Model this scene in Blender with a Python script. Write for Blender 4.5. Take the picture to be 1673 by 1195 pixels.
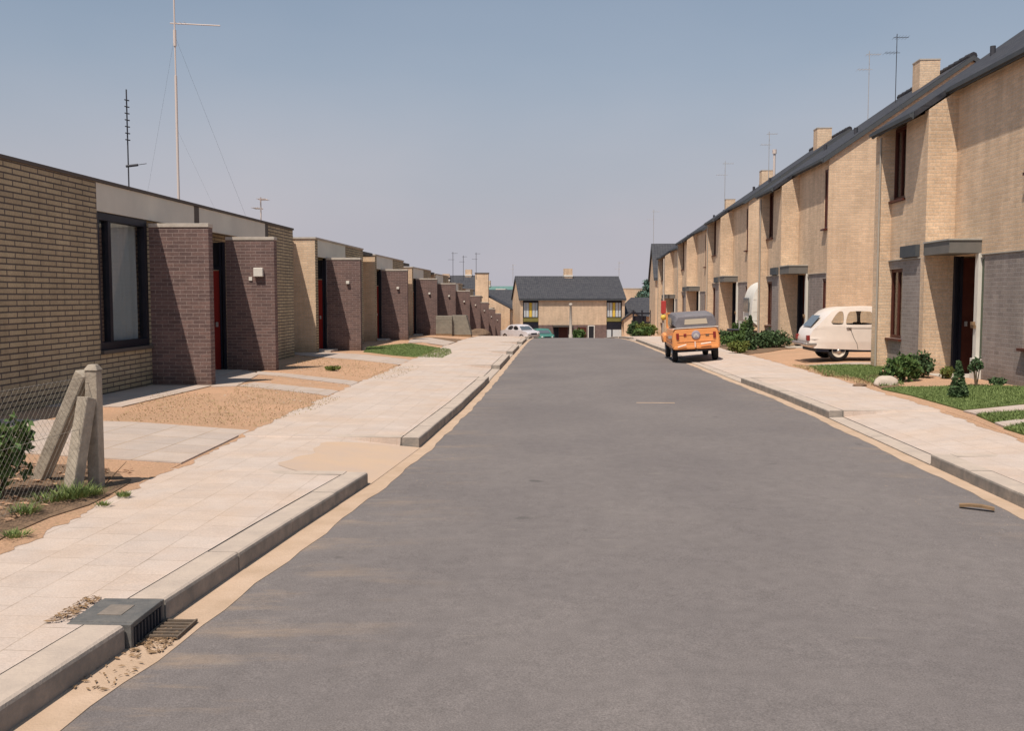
import bpy, bmesh, math, random
from mathutils import Vector, Matrix, noise
R = math.radians
scn = bpy.context.scene
for o in list(bpy.data.objects): bpy.data.objects.remove(o)

# ---------------------------------------------------------------- camera
YAW = math.atan(73.5/1600); PIT = math.atan(114.5/1600)
cam_d = bpy.data.cameras.new('camera'); cam = bpy.data.objects.new('camera', cam_d)
scn.collection.objects.link(cam); scn.camera = cam
cam.location = (0, 0, 1.62); cam.rotation_euler = (R(90)-PIT, 0, YAW)
cam_d.sensor_width = 36; cam_d.lens = 36*1600/1673; cam_d.clip_start = .05; cam_d.clip_end = 6000
# ---------------------------------------------------------------- sky and sun
SUN = Vector((-.23, -.47, 1.0)).normalized()
w = bpy.data.worlds.new('World'); scn.world = w; w.use_nodes = True
nt = w.node_tree; nt.nodes.clear()
sky = nt.nodes.new('ShaderNodeTexSky'); sky.sky_type = 'NISHITA'; sky.sun_disc = False
sky.sun_elevation = math.asin(SUN.z); sky.sun_rotation = math.atan2(SUN.x, SUN.y)
sky.air_density = 1.0; sky.dust_density = 1.0; sky.ozone_density = 1.0; sky.altitude = 0
hs = nt.nodes.new('ShaderNodeHueSaturation'); hs.inputs['Saturation'].default_value = .85; hs.inputs['Hue'].default_value=.5
mx = nt.nodes.new('ShaderNodeMixRGB'); mx.blend_type = 'MULTIPLY'; mx.inputs[0].default_value = 1
mx.inputs[2].default_value = (.80, .98, 1.0, 1)
bg = nt.nodes.new('ShaderNodeBackground'); bg.inputs[1].default_value = .10
wo = nt.nodes.new('ShaderNodeOutputWorld')
nt.links.new(sky.outputs[0], hs.inputs['Color']); nt.links.new(hs.outputs[0], mx.inputs[1])
tcw = nt.nodes.new('ShaderNodeTexCoord'); spw = nt.nodes.new('ShaderNodeSeparateXYZ'); rmp = nt.nodes.new('ShaderNodeValToRGB')
nt.links.new(tcw.outputs['Generated'], spw.inputs[0]); nt.links.new(spw.outputs[2], rmp.inputs[0])
e_ = rmp.color_ramp.elements; e_[0].position = 0; e_[0].color = (1,1,1,1); e_[1].position = .62; e_[1].color = (0,0,0,1)
for p_, v_ in ((.07, .95), (.14, .76), (.22, .46), (.32,.24)):
    q_ = e_.new(p_); q_.color = (v_, v_, v_, 1)
hz = nt.nodes.new('ShaderNodeMixRGB'); hz.inputs[2].default_value = (4.75, 4.58, 5.1, 1)      # pale lilac haze low in the sky
nt.links.new(rmp.outputs[0], hz.inputs[0]); nt.links.new(mx.outputs[0], hz.inputs[1])
nz = nt.nodes.new('ShaderNodeTexNoise'); nz.inputs['Scale'].default_value = 2.6; nz.inputs['Detail'].default_value = 4
mpw = nt.nodes.new('ShaderNodeMapping'); mpw.inputs['Scale'].default_value = (1, 1, 2.2); nt.links.new(tcw.outputs['Generated'], mpw.inputs[0]); nt.links.new(mpw.outputs[0], nz.inputs[0])
rz_ = nt.nodes.new('ShaderNodeValToRGB'); nt.links.new(nz.outputs[0], rz_.inputs[0]); rz_.color_ramp.elements[0].position = .35; rz_.color_ramp.elements[0].color = (.955,.975,.985,1)
rz_.color_ramp.elements[1].position = .68; rz_.color_ramp.elements[1].color = (1.07,1.045,1.03,1)
mz = nt.nodes.new('ShaderNodeMixRGB'); mz.blend_type = 'MULTIPLY'; mz.inputs[0].default_value = 1; nt.links.new(hz.outputs[0], mz.inputs[1]); nt.links.new(rz_.outputs[0], mz.inputs[2])
nt.links.new(mz.outputs[0], bg.inputs[0]); nt.links.new(bg.outputs[0], wo.inputs[0])
sd = bpy.data.lights.new('sun', 'SUN'); so = bpy.data.objects.new('sun', sd); scn.collection.objects.link(so)
sd.energy = 5.0; sd.angle = R(.53); sd.color = (1.0, .90, .78)
so.rotation_euler = SUN.to_track_quat('Z', 'Y').to_euler(); so.location = (-20, -30, 60)
scn.view_settings.view_transform = 'Standard'; scn.view_settings.look = 'None'
scn.view_settings.exposure = 0.0; scn.view_settings.gamma = 1; scn.view_settings.use_curve_mapping = False
scn.cycles.max_bounces = 6

rnd = random.Random(7)
# ---------------------------------------------------------------- helpers
def tag(o, label=None, cat=None, group=None, kind=None):
    if label: o['label'] = label
    if cat: o['category'] = cat
    if group: o['group'] = group
    if kind: o['kind'] = kind
    return o
def thing(name, label, cat, loc=(0,0,0), rz=0, group=None):
    o = bpy.data.objects.new(name, None); scn.collection.objects.link(o)
    o.empty_display_size = .2; o.location = loc; o.rotation_euler = (0, 0, rz)
    return tag(o, label, cat, group)
def copy_tree(o, parent=None):
    c = o.copy(); scn.collection.objects.link(c); c.parent = parent
    if parent is not None: c.matrix_parent_inverse = Matrix.Identity(4)
    for ch in list(o.children): copy_tree(ch, c)
    return c

class MB:
    def __init__(s): s.v = []; s.f = []; s.smooth = set()
    def add(s, vs, fs, smooth=False):
        n = len(s.v); s.v += [tuple(p) for p in vs]
        for f in fs:
            if smooth: s.smooth.add(len(s.f))
            s.f.append(tuple(i+n for i in f))
        return s
    def box(s, x0, x1, y0, y1, z0, z1):
        return s.add([(x0,y0,z0),(x1,y0,z0),(x1,y1,z0),(x0,y1,z0),(x0,y0,z1),(x1,y0,z1),(x1,y1,z1),(x0,y1,z1)],
                     [(0,3,2,1),(4,5,6,7),(0,1,5,4),(1,2,6,5),(2,3,7,6),(3,0,4,7)])
    def prism(s, poly, axis, a0, a1):
        """poly: 2D points; axis 'y' -> (x,z) points, 'x' -> (y,z), 'z' -> (x,y)"""
        def P(p, a):
            return {'y': (p[0], a, p[1]), 'x': (a, p[0], p[1]), 'z': (p[0], p[1], a)}[axis]
        n = len(poly)
        vs = [P(p, a0) for p in poly] + [P(p, a1) for p in poly]
        fs = [tuple(range(n))[::-1], tuple(range(n, 2*n))] + [(i, (i+1) % n, n+(i+1) % n, n+i) for i in range(n)]
        return s.add(vs, fs)
    def tube(s, p0, p1, r, n=8, r1=None):
        p0 = Vector(p0); p1 = Vector(p1); r1 = r if r1 is None else r1
        d = (p1-p0)
        if d.length < 1e-6: return s
        q = d.to_track_quat('Z', 'Y'); vs = []
        for p, rr in ((p0, r), (p1, r1)):
            for i in range(n):
                a = 2*math.pi*i/n; vs.append(p + q @ Vector((rr*math.cos(a), rr*math.sin(a), 0)))
        fs = [(i, (i+1) % n, n+(i+1) % n, n+i) for i in range(n)]
        s.add(vs, fs, True); s.add(vs, [tuple(range(n))[::-1], tuple(range(n, 2*n))])
        return s
    def lathe(s, c, prof, axis='z', n=24):
        """prof: (r, h) along axis"""
        c = Vector(c); vs = []
        for r_, h in prof:
            for i in range(n):
                a = 2*math.pi*i/n
                u, v_ = r_*math.cos(a), r_*math.sin(a)
                vs.append(c + (Vector((u, v_, h)) if axis == 'z' else Vector((u, h, v_)) if axis == 'y' else Vector((h, u, v_))))
        fs = []
        for k in range(len(prof)-1):
            for i in range(n): fs.append((k*n+i, k*n+(i+1) % n, (k+1)*n+(i+1) % n, (k+1)*n+i))
        return s.add(vs, fs, True)
    def build(s, name, mat, parent=None, bevel=0, fix=True):
        me = bpy.data.meshes.new(name); me.from_pydata(s.v, [], s.f); 
        for i, p in enumerate(me.polygons):
            if i in s.smooth: p.use_smooth = True
        if fix:
            bm = bmesh.new(); bm.from_mesh(me); bmesh.ops.recalc_face_normals(bm, faces=bm.faces); bm.to_mesh(me); bm.free()
        me.materials.append(mat)
        o = bpy.data.objects.new(name, me); scn.collection.objects.link(o)
        if parent is not None: o.parent = parent
        if bevel:
            b = o.modifiers.new('bevel', 'BEVEL'); b.width = bevel; b.segments = 2; b.limit_method = 'ANGLE'
        return o
def box(name, mat, parent, *a, bevel=0): return MB().box(*a).build(name, mat, parent, bevel)

# ---------------------------------------------------------------- materials
def mat(name, col, rough=.85, spec=.3, metal=0):
    m = bpy.data.materials.new(name); m.use_nodes = True
    b = m.node_tree.nodes['Principled BSDF']
    b.inputs['Base Color'].default_value = (*col, 1); b.inputs['Roughness'].default_value = rough
    b.inputs['Specular IOR Level'].default_value = spec; b.inputs['Metallic'].default_value = metal
    return m
class N:
    def __init__(s, m): s.t = m.node_tree; s.b = s.t.nodes['Principled BSDF']
    def n(s, typ, **kw):
        x = s.t.nodes.new(typ)
        for k, v in kw.items():
            if k.startswith('i_'): x.inputs[k[2:].replace('_', ' ')].default_value = v
            else: setattr(x, k, v)
        return x
    def l(s, a, b): s.t.links.new(a, b)
    def coord(s): return s.n('ShaderNodeTexCoord').outputs['Object']
    def noise(s, co, scale, detail=4, rough=.55):
        x = s.n('ShaderNodeTexNoise'); x.inputs['Scale'].default_value = scale; x.inputs['Detail'].default_value = detail
        x.inputs['Roughness'].default_value = rough; s.l(co, x.inputs['Vector']); return x.outputs['Fac']
    def ramp(s, f, stops):
        r = s.n('ShaderNodeValToRGB'); e = r.color_ramp.elements
        while len(e) < len(stops): e.new(.5)
        for i, (p, c) in enumerate(stops):
            e[i].position = p; e[i].color = (*c, 1) if isinstance(c, tuple) else (c, c, c, 1)
        s.l(f, r.inputs[0]); return r.outputs[0]
    def mix(s, f, a, b, mode='MIX'):
        x = s.n('ShaderNodeMixRGB', blend_type=mode)
        for i, v in ((0, f), (1, a), (2, b)):
            if hasattr(v, 'is_output'): s.l(v, x.inputs[i])
            elif isinstance(v, tuple): x.inputs[i].default_value = (*v, 1)
            else: x.inputs[i].default_value = v if i == 0 else (v, v, v, 1)
        return x.outputs[0]
    def math(s, op, a, b=0.):
        x = s.n('ShaderNodeMath', operation=op)
        for i, v in ((0, a), (1, b)):
            if hasattr(v, 'is_output'): s.l(v, x.inputs[i])
            else: x.inputs[i].default_value = v
        return x.outputs[0]
    def bump(s, h, strength=.5, dist=.01):
        x = s.n('ShaderNodeBump'); x.inputs['Strength'].default_value = strength; x.inputs['Distance'].default_value = dist
        s.l(h, x.inputs['Height']); s.l(x.outputs[0], s.b.inputs['Normal'])
    def col(s, c): s.l(c, s.b.inputs['Base Color'])

def brick(name, c1, c2, mortar, msize=.009, stain=.25, bw=.22, bh=.078, bump=.7):
    m = mat(name, c1, .95, .12); n = N(m); co = n.coord()
    sep = n.n('ShaderNodeSeparateXYZ'); n.l(co, sep.inputs[0])
    u = n.math('ADD', sep.outputs[0], sep.outputs[1])
    cmb = n.n('ShaderNodeCombineXYZ'); n.l(u, cmb.inputs[0]); n.l(sep.outputs[2], cmb.inputs[1])
    b = n.n('ShaderNodeTexBrick'); n.l(cmb.outputs[0], b.inputs['Vector'])
    b.inputs['Color1'].default_value = (*c1, 1); b.inputs['Color2'].default_value = (*c2, 1)
    b.inputs['Mortar'].default_value = (*mortar, 1); b.inputs['Scale'].default_value = 1
    b.inputs['Mortar Size'].default_value = msize; b.inputs['Mortar Smooth'].default_value = .2
    b.inputs['Brick Width'].default_value = bw; b.inputs['Row Height'].default_value = bh
    st = n.noise(co, .7, 6, .65); g = n.noise(co, 35, 3)
    st = n.ramp(st, [(.3, 1-stain), (.7, 1+stain*.3)])
    g = n.ramp(g, [(.3, .82), (.7, 1.12)])
    c = n.mix(1, b.outputs['Color'], st, 'MULTIPLY'); c = n.mix(1, c, g, 'MULTIPLY')
    mpb = n.n('ShaderNodeMapping'); n.l(co, mpb.inputs[0]); mpb.inputs['Scale'].default_value = (2.2, 2.2, .35)
    run = n.ramp(n.noise(mpb.outputs[0], 1.4, 5, .65), [(.35, .86), (.62, 1.04)]); c = n.mix(1, c, run, 'MULTIPLY')
    damp = n.math('ADD', sep.outputs[2], n.math('MULTIPLY', n.noise(co, 2.2, 4), .5)); c = n.mix(1, c, n.ramp(damp, [(.25, (.74,.71,.66)), (.62, (1.,1.,1.))]), 'MULTIPLY')
    n.col(c)
    h = n.math('SUBTRACT', n.math('MULTIPLY', n.noise(co, 60, 3), .4), b.outputs['Fac'])
    n.bump(h, bump, .008)
    return m
def grain(name, c1, c2, scale=8, rough=.9, bump=.3, bscale=60, spec=.2, dist=.01):
    m = mat(name, c1, rough, spec); n = N(m); co = n.coord()
    a = n.noise(co, scale, 6, .65); n.col(n.mix(n.ramp(a, [(.32, 0.), (.68, 1.)]), c1, c2))
    if bump: n.bump(n.noise(co, bscale, 4, .6), bump, dist)
    return m
M = {}
M['beige'] = brick('beige_brick', (.78,.56,.38), (.66,.47,.32), (.66,.54,.42), .007, .16, bh=.07)
M['olive'] = brick('olive_brick', (.51,.415,.275), (.415,.335,.225), (.13,.11,.10), .012, .16, bw=.42)
M['purple'] = brick('purple_brick', (.215,.137,.122), (.142,.095,.09), (.29,.22,.20), .007, .12, bh=.066)
M['brown'] = brick('brown_brick', (.35,.295,.265), (.28,.235,.215), (.36,.32,.30), .008, .12)
M['coping'] = grain('concrete_coping', (.52,.46,.40), (.40,.35,.30), 6)
M['fascia'] = grain('fascia_panel', (.66,.63,.55), (.58,.56,.49), 1.2, .6, .05)
M['joint'] = mat('dark_joint', (.10,.085,.075), .8)
M['black'] = grain('dark_paint', (.012,.013,.022), (.022,.022,.03), 3, .45, .05)
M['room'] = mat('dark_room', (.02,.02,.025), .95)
M['red'] = grain('red_door_paint', (.30,.028,.022), (.24,.022,.018), 2, .5, .03)
M['rust'] = grain('redbrown_door_paint', (.10,.03,.02), (.07,.02,.014), 5, .5, .05)
M['white'] = grain('white_paint', (.72,.68,.62), (.62,.58,.52), 3, .6, .05)
M['roofflat'] = grain('roofing_felt', (.09,.085,.08), (.13,.12,.11), 4)
M['curtain'] = mat('curtain_cloth', (.52,.55,.57), .95)
M['yellow'] = mat('yellow_curtain', (.70,.48,.08), .95)
M['metal'] = mat('dull_metal', (.48,.46,.45), .5, .4, .5)
M['pink_metal'] = mat('pale_mast_metal', (.62,.52,.47), .6)
M['dark_metal'] = mat('dark_metal', (.05,.05,.06), .6)
M['soffit'] = grain('canopy_boarding', (.13,.125,.115), (.17,.155,.14), 3, .7, .1)
M['fasc_r'] = grain('eave_board', (.06,.068,.078), (.08,.085,.09), 3, .7, .05)
M['downpipe'] = grain('downpipe_grey', (.40,.35,.29), (.34,.30,.26), 5, .7, .05)
M['pipe'] = grain('grey_pipe', (.42,.40,.36), (.34,.33,.30), 5, .7, .05)
def glass():
    m = bpy.data.materials.new('window_glass'); m.use_nodes = True; t = m.node_tree; t.nodes.clear()
    lw_ = t.nodes.new('ShaderNodeLayerWeight'); lw_.inputs[0].default_value = .5
    pw = t.nodes.new('ShaderNodeMath'); pw.operation = 'POWER'; pw.inputs[1].default_value = 4.; t.links.new(lw_.outputs['Facing'], pw.inputs[0])
    fr = t.nodes.new('ShaderNodeMath'); fr.operation = 'MULTIPLY_ADD'; fr.inputs[1].default_value = .9; fr.inputs[2].default_value = .05; t.links.new(pw.outputs[0], fr.inputs[0])
    a = t.nodes.new('ShaderNodeBsdfTransparent'); a.inputs[0].default_value = (.88,.91,.91,1)
    g = t.nodes.new('ShaderNodeBsdfGlossy'); g.inputs['Roughness'].default_value = .03
    x = t.nodes.new('ShaderNodeMixShader'); o = t.nodes.new('ShaderNodeOutputMaterial')
    t.links.new(fr.outputs[0], x.inputs[0]); t.links.new(a.outputs[0], x.inputs[1]); t.links.new(g.outputs[0], x.inputs[2]); t.links.new(x.outputs[0], o.inputs[0])
    return m
M['glass'] = glass()
def tiles():
    m = mat('roof_tiles', (.055,.058,.07), .75, .25); n = N(m); co = n.coord()
    sep = n.n('ShaderNodeSeparateXYZ'); n.l(co, sep.inputs[0])
    # rows down the slope follow height, rolls follow the ridge direction
    rows = n.math('FRACT', n.math('MULTIPLY', sep.outputs[2], 5.2))
    roll = n.math('SINE', n.math('MULTIPLY', sep.outputs[1], 28.))
    a = n.noise(co, 5, 5); c = n.mix(n.ramp(a, [(.3, 0.), (.7, 1.)]), (.036,.038,.050), (.07,.07,.078))
    c = n.mix(n.ramp(rows, [(.0, 1.), (.16, 0.)]), c, (.025,.025,.03)); n.col(c)
    n.bump(n.math('ADD', n.math('MULTIPLY', roll, .5), rows), .9, .03)
    return m
M['tiles'] = tiles()
def tiles_x():
    m = mat('roof_tiles_crosswise', (.055,.058,.07), .75, .25); n = N(m); co = n.coord()
    sep = n.n('ShaderNodeSeparateXYZ'); n.l(co, sep.inputs[0])
    rows = n.math('FRACT', n.math('MULTIPLY', sep.outputs[2], 5.2))
    a = n.noise(co, 3, 5); c = n.mix(n.ramp(a, [(.3, 0.), (.7, 1.)]), (.042,.043,.052), (.075,.074,.08))
    c = n.mix(n.ramp(rows, [(.0, 1.), (.3, 0.)]), c, (.035,.035,.045)); n.col(c)
    n.bump(n.math('ADD', n.math('MULTIPLY', n.math('SINE', n.math('MULTIPLY', sep.outputs[0], 28.)), .5), rows), .7, .03)
    return m
M['tilesx'] = tiles_x()
def asphalt():
    m = mat('asphalt', (.13,.12,.115), .9, .25); n = N(m); co = n.coord()
    mp = n.n('ShaderNodeMapping'); n.l(co, mp.inputs[0]); mp.inputs['Scale'].default_value = (1, .7, 1)
    big = n.noise(mp.outputs[0], .55, 6, .6); fine = n.noise(co, 130, 3, .7); mid = n.noise(co, 9, 5, .7)
    c = n.mix(n.ramp(big, [(.3, 0.), (.7, 1.)]), (.148,.130,.127), (.186,.163,.155))
    c = n.mix(1, c, n.ramp(mid, [(.25, .86), (.75, 1.13)]), 'MULTIPLY')
    c = n.mix(1, c, n.ramp(fine, [(.3, .66), (.7, 1.34)]), 'MULTIPLY')
    # dusty sand near the edges of the carriageway
    sep = n.n('ShaderNodeSeparateXYZ'); n.l(co, sep.inputs[0])
    e = n.math('ABSOLUTE', n.math('SUBTRACT', sep.outputs[0], 1.2)); 
    ef = n.ramp(n.math('MULTIPLY', n.math('SUBTRACT', e, 1.7), .9), [(0., 0.), (1., 1.)])
    mp2 = n.n('ShaderNodeMapping'); n.l(co, mp2.inputs[0]); mp2.inputs['Scale'].default_value = (.55, 2.2, 1)
    sn = n.ramp(n.noise(mp2.outputs[0], 1.3, 6, .7), [(.52, 0.), (.72, 1.)])
    f = n.math('MULTIPLY', n.math('MULTIPLY', ef, sn), .6)
    c = n.mix(f, c, (.36,.26,.18)); 
    # pale scuffs and dark oil drips
    sc = n.ramp(n.noise(mp2.outputs[0], 3.1, 3, .5), [(.70, 0.), (.78, .35)])
    c = n.mix(sc, c, (.30,.26,.22))
    oil = n.ramp(n.noise(co, 2.7, 2, .4), [(.20, .55), (.26, 0.)]); c = n.mix(oil, c, (.06,.057,.055))
    n.col(c); n.bump(n.noise(co, 90, 3, .7), .5, .006)
    return m
M['asphalt'] = asphalt()
def paving(name, c1, c2, joint, tw=.3, th=.3, sand=.5, js=.006, off=.5):
    m = mat(name, c1, .9, .2); n = N(m); co = n.coord()
    sw = n.n('ShaderNodeSeparateXYZ'); n.l(co, sw.inputs[0]); cb = n.n('ShaderNodeCombineXYZ')
    n.l(sw.outputs[1], cb.inputs[0]); n.l(sw.outputs[0], cb.inputs[1])
    b = n.n('ShaderNodeTexBrick'); n.l(cb.outputs[0], b.inputs['Vector']); b.offset = off
    b.inputs['Color1'].default_value = (*c1, 1); b.inputs['Color2'].default_value = (*c2, 1); b.inputs['Mortar'].default_value = (*joint, 1)
    b.inputs['Scale'].default_value = 1; b.inputs['Mortar Size'].default_value = js; b.inputs['Mortar Smooth'].default_value = .4
    b.inputs['Brick Width'].default_value = tw; b.inputs['Row Height'].default_value = th
    jf = n.ramp(n.noise(co, 2.3, 5, .7), [(.45, 0.), (.7, .75)]); bc = n.mix(n.math('MULTIPLY', b.outputs['Fac'], jf), b.outputs['Color'], (.16,.13,.10))
    s1 = n.ramp(n.noise(co, .9, 6, .65), [(.42, 0.), (.72, 1.)])
    c = n.mix(n.math('MULTIPLY', s1, sand), bc, (.52,.34,.21))
    c = n.mix(1, c, n.ramp(n.noise(co, 4, 6, .7), [(.25, .90), (.75, 1.06)]), 'MULTIPLY')
    c = n.mix(1, c, n.ramp(n.noise(co, 90, 3, .7), [(.25, .82), (.75, 1.15)]), 'MULTIPLY'); n.col(c)
    n.bump(n.math('SUBTRACT', n.math('MULTIPLY', n.noise(co, 70, 3), .5), n.math('MULTIPLY', b.outputs['Fac'], .8)), .4, .006)
    return m
M['pave'] = paving('concrete_paving', (.53,.44,.385), (.49,.405,.355), (.46,.37,.31), .3, .3, .4, .004)
M['slabs'] = paving('path_slabs', (.47,.39,.34), (.42,.35,.31), (.38,.28,.2), .5, .5, .25, .008, 0)
M['kerb'] = grain('kerb_concrete', (.50,.41,.34), (.40,.33,.28), 5, .9, .4, 50)
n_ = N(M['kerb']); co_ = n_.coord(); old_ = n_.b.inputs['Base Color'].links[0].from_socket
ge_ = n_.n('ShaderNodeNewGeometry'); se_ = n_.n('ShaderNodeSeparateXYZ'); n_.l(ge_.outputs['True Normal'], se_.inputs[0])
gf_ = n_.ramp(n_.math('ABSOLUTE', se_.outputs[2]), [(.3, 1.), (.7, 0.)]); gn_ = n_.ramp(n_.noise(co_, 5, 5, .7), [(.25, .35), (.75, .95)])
n_.col(n_.mix(n_.math('MULTIPLY', gf_, gn_), old_, (.16,.155,.145)))          # upright faces: shade put into the colour, broken by mottled grime
M['gutter'] = grain('sandy_gutter', (.52,.38,.28), (.42,.30,.21), 3, .95, .5, 60)
M['ramp'] = grain('sandy_ramp', (.52,.37,.26), (.46,.35,.28), 1.5, .95, .4, 50)
def soil():
    m = mat('sandy_soil', (.4,.26,.15), .98, .1); n = N(m); co = n.coord()
    a = n.noise(co, .6, 6, .65); b = n.noise(co, 6, 6, .7); f = n.noise(co, 60, 4, .75)
    c = n.mix(n.ramp(a, [(.35, 0.), (.65, 1.)]), (.55,.335,.215), (.45,.285,.185))
    c = n.mix(n.ramp(b, [(.55, 0.), (.75, .7)]), c, (.34,.25,.14))
    c = n.mix(1, c, n.ramp(f, [(.25, .65), (.75, 1.3)]), 'MULTIPLY'); n.col(c)
    n.bump(n.math('ADD', n.noise(co, 25, 5, .7), n.math('MULTIPLY', f, .5)), .8, .03)
    return m
M['soil'] = soil()
M['darksoil'] = grain('dark_garden_soil', (.26,.17,.11), (.15,.10,.07), 5, .98, 1., 20, .1, .05)
M['lawn'] = grain('lawn_turf', (.115,.15,.045), (.085,.115,.035), 3, .95, .6, 40)
def leafmat(name, c1, c2):
    m = mat(name, c1, .7, .25); n = N(m); co = n.coord()
    n.col(n.mix(n.ramp(n.noise(co, 19, 3), [(.35, 0.), (.65, 1.)]), tuple(v*.75 for v in c1), tuple(v*1.25 for v in c2)))
    n.b.inputs['Subsurface Weight'].default_value = 0
    return m
M['leaf'] = leafmat('shrub_leaves', (.045,.095,.025), (.09,.14,.04))
M['leafdark'] = leafmat('conifer_needles', (.04,.075,.03), (.07,.11,.045))
M['leafyel'] = leafmat('yellowish_leaves', (.16,.17,.04), (.10,.13,.03))
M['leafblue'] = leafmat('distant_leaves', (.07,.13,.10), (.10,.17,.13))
M['grass'] = leafmat('grass_blades', (.10,.15,.04), (.17,.21,.07))
M['drygrass'] = leafmat('dry_grass', (.42,.29,.16), (.30,.24,.12))
M['bark'] = grain('bark', (.12,.08,.05), (.2,.14,.09), 15)
M['stone'] = grain('boulder_stone', (.52,.43,.36), (.42,.35,.29), 6, .9, .5, 30, .2, .008)
M['concrete_old'] = grain('old_concrete', (.42,.36,.29), (.26,.22,.18), 9, .95, .8, 40)
M['wire'] = mat('galvanised_wire', (.30,.27,.23), .7, .3, .2)
M['wood'] = grain('weathered_wood', (.30,.19,.11), (.20,.13,.075), 10)

# ---------------------------------------------------------------- ground profile
YS = [-60,-30,0,20,30,40,49,58,68,77,87,96,106,125,160,2000]
GS = [.56,.28,0,-.19,-.285,-.385,-.55,-.90,-1.38,-1.85,-2.4,-3.05,-3.7,-4.3,-4.5,-4.5]
def interp(x, xs, ys):
    if x <= xs[0]: return ys[0]
    if x >= xs[-1]: return ys[-1]
    for i in range(len(xs)-1):
        if x <= xs[i+1]: return ys[i]+(ys[i+1]-ys[i])*(x-xs[i])/(xs[i+1]-xs[i])
def G(y): return sum(interp(y+d, YS, GS) for d in (-5, -2.5, 0, 2.5, 5))/5
def KL(y): return interp(y, [-6,0,3.5,6.4,8.6,11,15,20,60], [-2.9,-2.3,-2.07,-1.88,-1.69,-1.55,-1.46,-1.42,-1.42])
def KR(y): return interp(y, [-6,0,8,10,14.5,17,21,38,60], [3.2,3.5,3.71,3.76,3.87,3.87,3.80,3.62,3.58])
def AL(y): return KL(y)+interp(y, [3,6,9,12], [.17,.2,.15,.13])
def AR(y): return KR(y)-.13
def PL(y): return interp(y, [-6,0,5.6,8.5,11.5,14.7,20,28,35,60], [-3.2,-3.25,-3.33,-3.48,-3.63,-3.73,-3.86,-4.0,-4.12,-4.15])
def PR(y): return interp(y, [-6,5,10,13,17,23,28,39,60], [4.6,4.85,5.02,5.4,5.57,5.73,5.8,5.5,5.4])
RL = [(-10,4.39),(4.80,8.63),(10.9,20.4),(24.2,29.5),(31.5,36.7),(40,46),(50,56),(60,130)]      # raised kerb, left
RR = [(-10,9.95),(14.0,20.4),(33,45),(49,57),(61,130)]                                       # raised kerb, right
RLP = [(-10,8.63)]+RL[2:]
def raised(y, segs): return any(a <= y <= b for a, b in segs)
TC = [(-400,.2),(-30,.2)]
def T(x, y):
    """height of the lots beside the pavements"""
    g = G(y)
    if x < 1: return g+interp(x, [PL(y)-1.5, PL(y)-.02], [.2, .128])
    return g+interp(x, [PR(y)+.02, PR(y)+1.4], [.128, .22])
def frange(a, b, s):
    r = []
    while a < b-1e-6: r.append(a); a += s
    return r+[b]
ROWS = frange(-30, 0, 3)[:-1]+frange(0, 60, .5)[:-1]+frange(60, 130, 1.)[:-1]+[130,160,250,500,2000]
mb = MB(); cols = []
for y in ROWS:
    g = G(y)
    cols.append([(-900,y,g+.2),(-60,y,g+.2),(-20,y,g+.2),(-8,y,g+.2),(PL(y)-1.5,y,g+.2),(PL(y)-.02,y,g+.128),(PL(y)+.1,y,g-.2),
                 (PR(y)-.1,y,g-.2),(PR(y)+.02,y,g+.128),(PR(y)+1.4,y,g+.22),(9,y,g+.22),(20,y,g+.22),(60,y,g+.22),(900,y,g+.22)])
nc = len(cols[0]); mb.add([p for r in cols for p in r], [(i*nc+j, i*nc+j+1, (i+1)*nc+j+1, (i+1)*nc+j) for i in range(len(cols)-1) for j in range(nc-1)])
tag(mb.build('ground', M['soil'], fix=False), kind='structure')
def skirt(bm, d):
    be = [e for e in bm.edges if len(e.link_faces) == 1]
    r = bmesh.ops.extrude_edge_only(bm, edges=be)
    for v in r['geom']:
        if isinstance(v, bmesh.types.BMVert): v.co.z -= d
def strip(name, m, fl, fr, zf, ys, nx=1, kind='structure'):
    mb = MB(); vs = []
    for y in ys:
        for j in range(nx+1):
            t = j/nx; x = fl(y)+(fr(y)-fl(y))*t; vs.append((x, y, zf(x, y)))
    n1 = nx+1
    mb.add(vs, [(i*n1+j, i*n1+j+1, (i+1)*n1+j+1, (i+1)*n1+j) for i in range(len(ys)-1) for j in range(nx)], True)
    o = mb.build(name, m, fix=False)
    if name in ('pavement', 'gutter'):
        bm = bmesh.new(); bm.from_mesh(o.data); skirt(bm, .05)
        for f in bm.faces: f.smooth = False
        bm.to_mesh(o.data); bm.free()
    return tag(o, kind=kind)
RY = [y for y in ROWS if -12 <= y <= 160]
strip('road', M['asphalt'], AL, AR, lambda x, y: G(y)+.002+.03*(1-((2*x-AL(y)-AR(y))/(AR(y)-AL(y)))**2), RY, 8)
strip('gutter', M['gutter'], lambda y: KL(y)-.02, lambda y: AL(y)+.02+.012*math.sin(y*3.1)+.01*math.sin(y*7.7), lambda x, y: G(y)+.006, [y for y in frange(-12, 60, .25)]+RY[RY.index(60)+1:] if 60 in RY else RY, 1)
strip('gutter', M['gutter'], lambda y: AR(y)-.03+.014*math.sin(y*2.3)+.01*math.sin(y*9), lambda y: KR(y)+.02, lambda x, y: G(y)+.006, frange(-12, 60, .25)+[70,80,100,130], 1)
def pys(segs):
    ys = [y for y in RY if y <= 130]
    for a, b in segs: ys += [a, b, a-.01, b+.01]
    return sorted(set(ys))
def pz(segs, K, sgn, P):
    def f(x, y):
        d = abs(x-K(y)); t = interp(d, [.2, abs(P(y)-K(y))], [0, 1]); base = .118+.018*t
        if not raised(y, segs): base = min(base, interp(d, [.2, 1.0], [.035, .12]))
        return G(y)+base
    return f
strip('pavement', M['pave'], PL, lambda y: KL(y)-.208, pz(RLP, KL, -1, PL), pys(RLP), 10)
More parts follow.
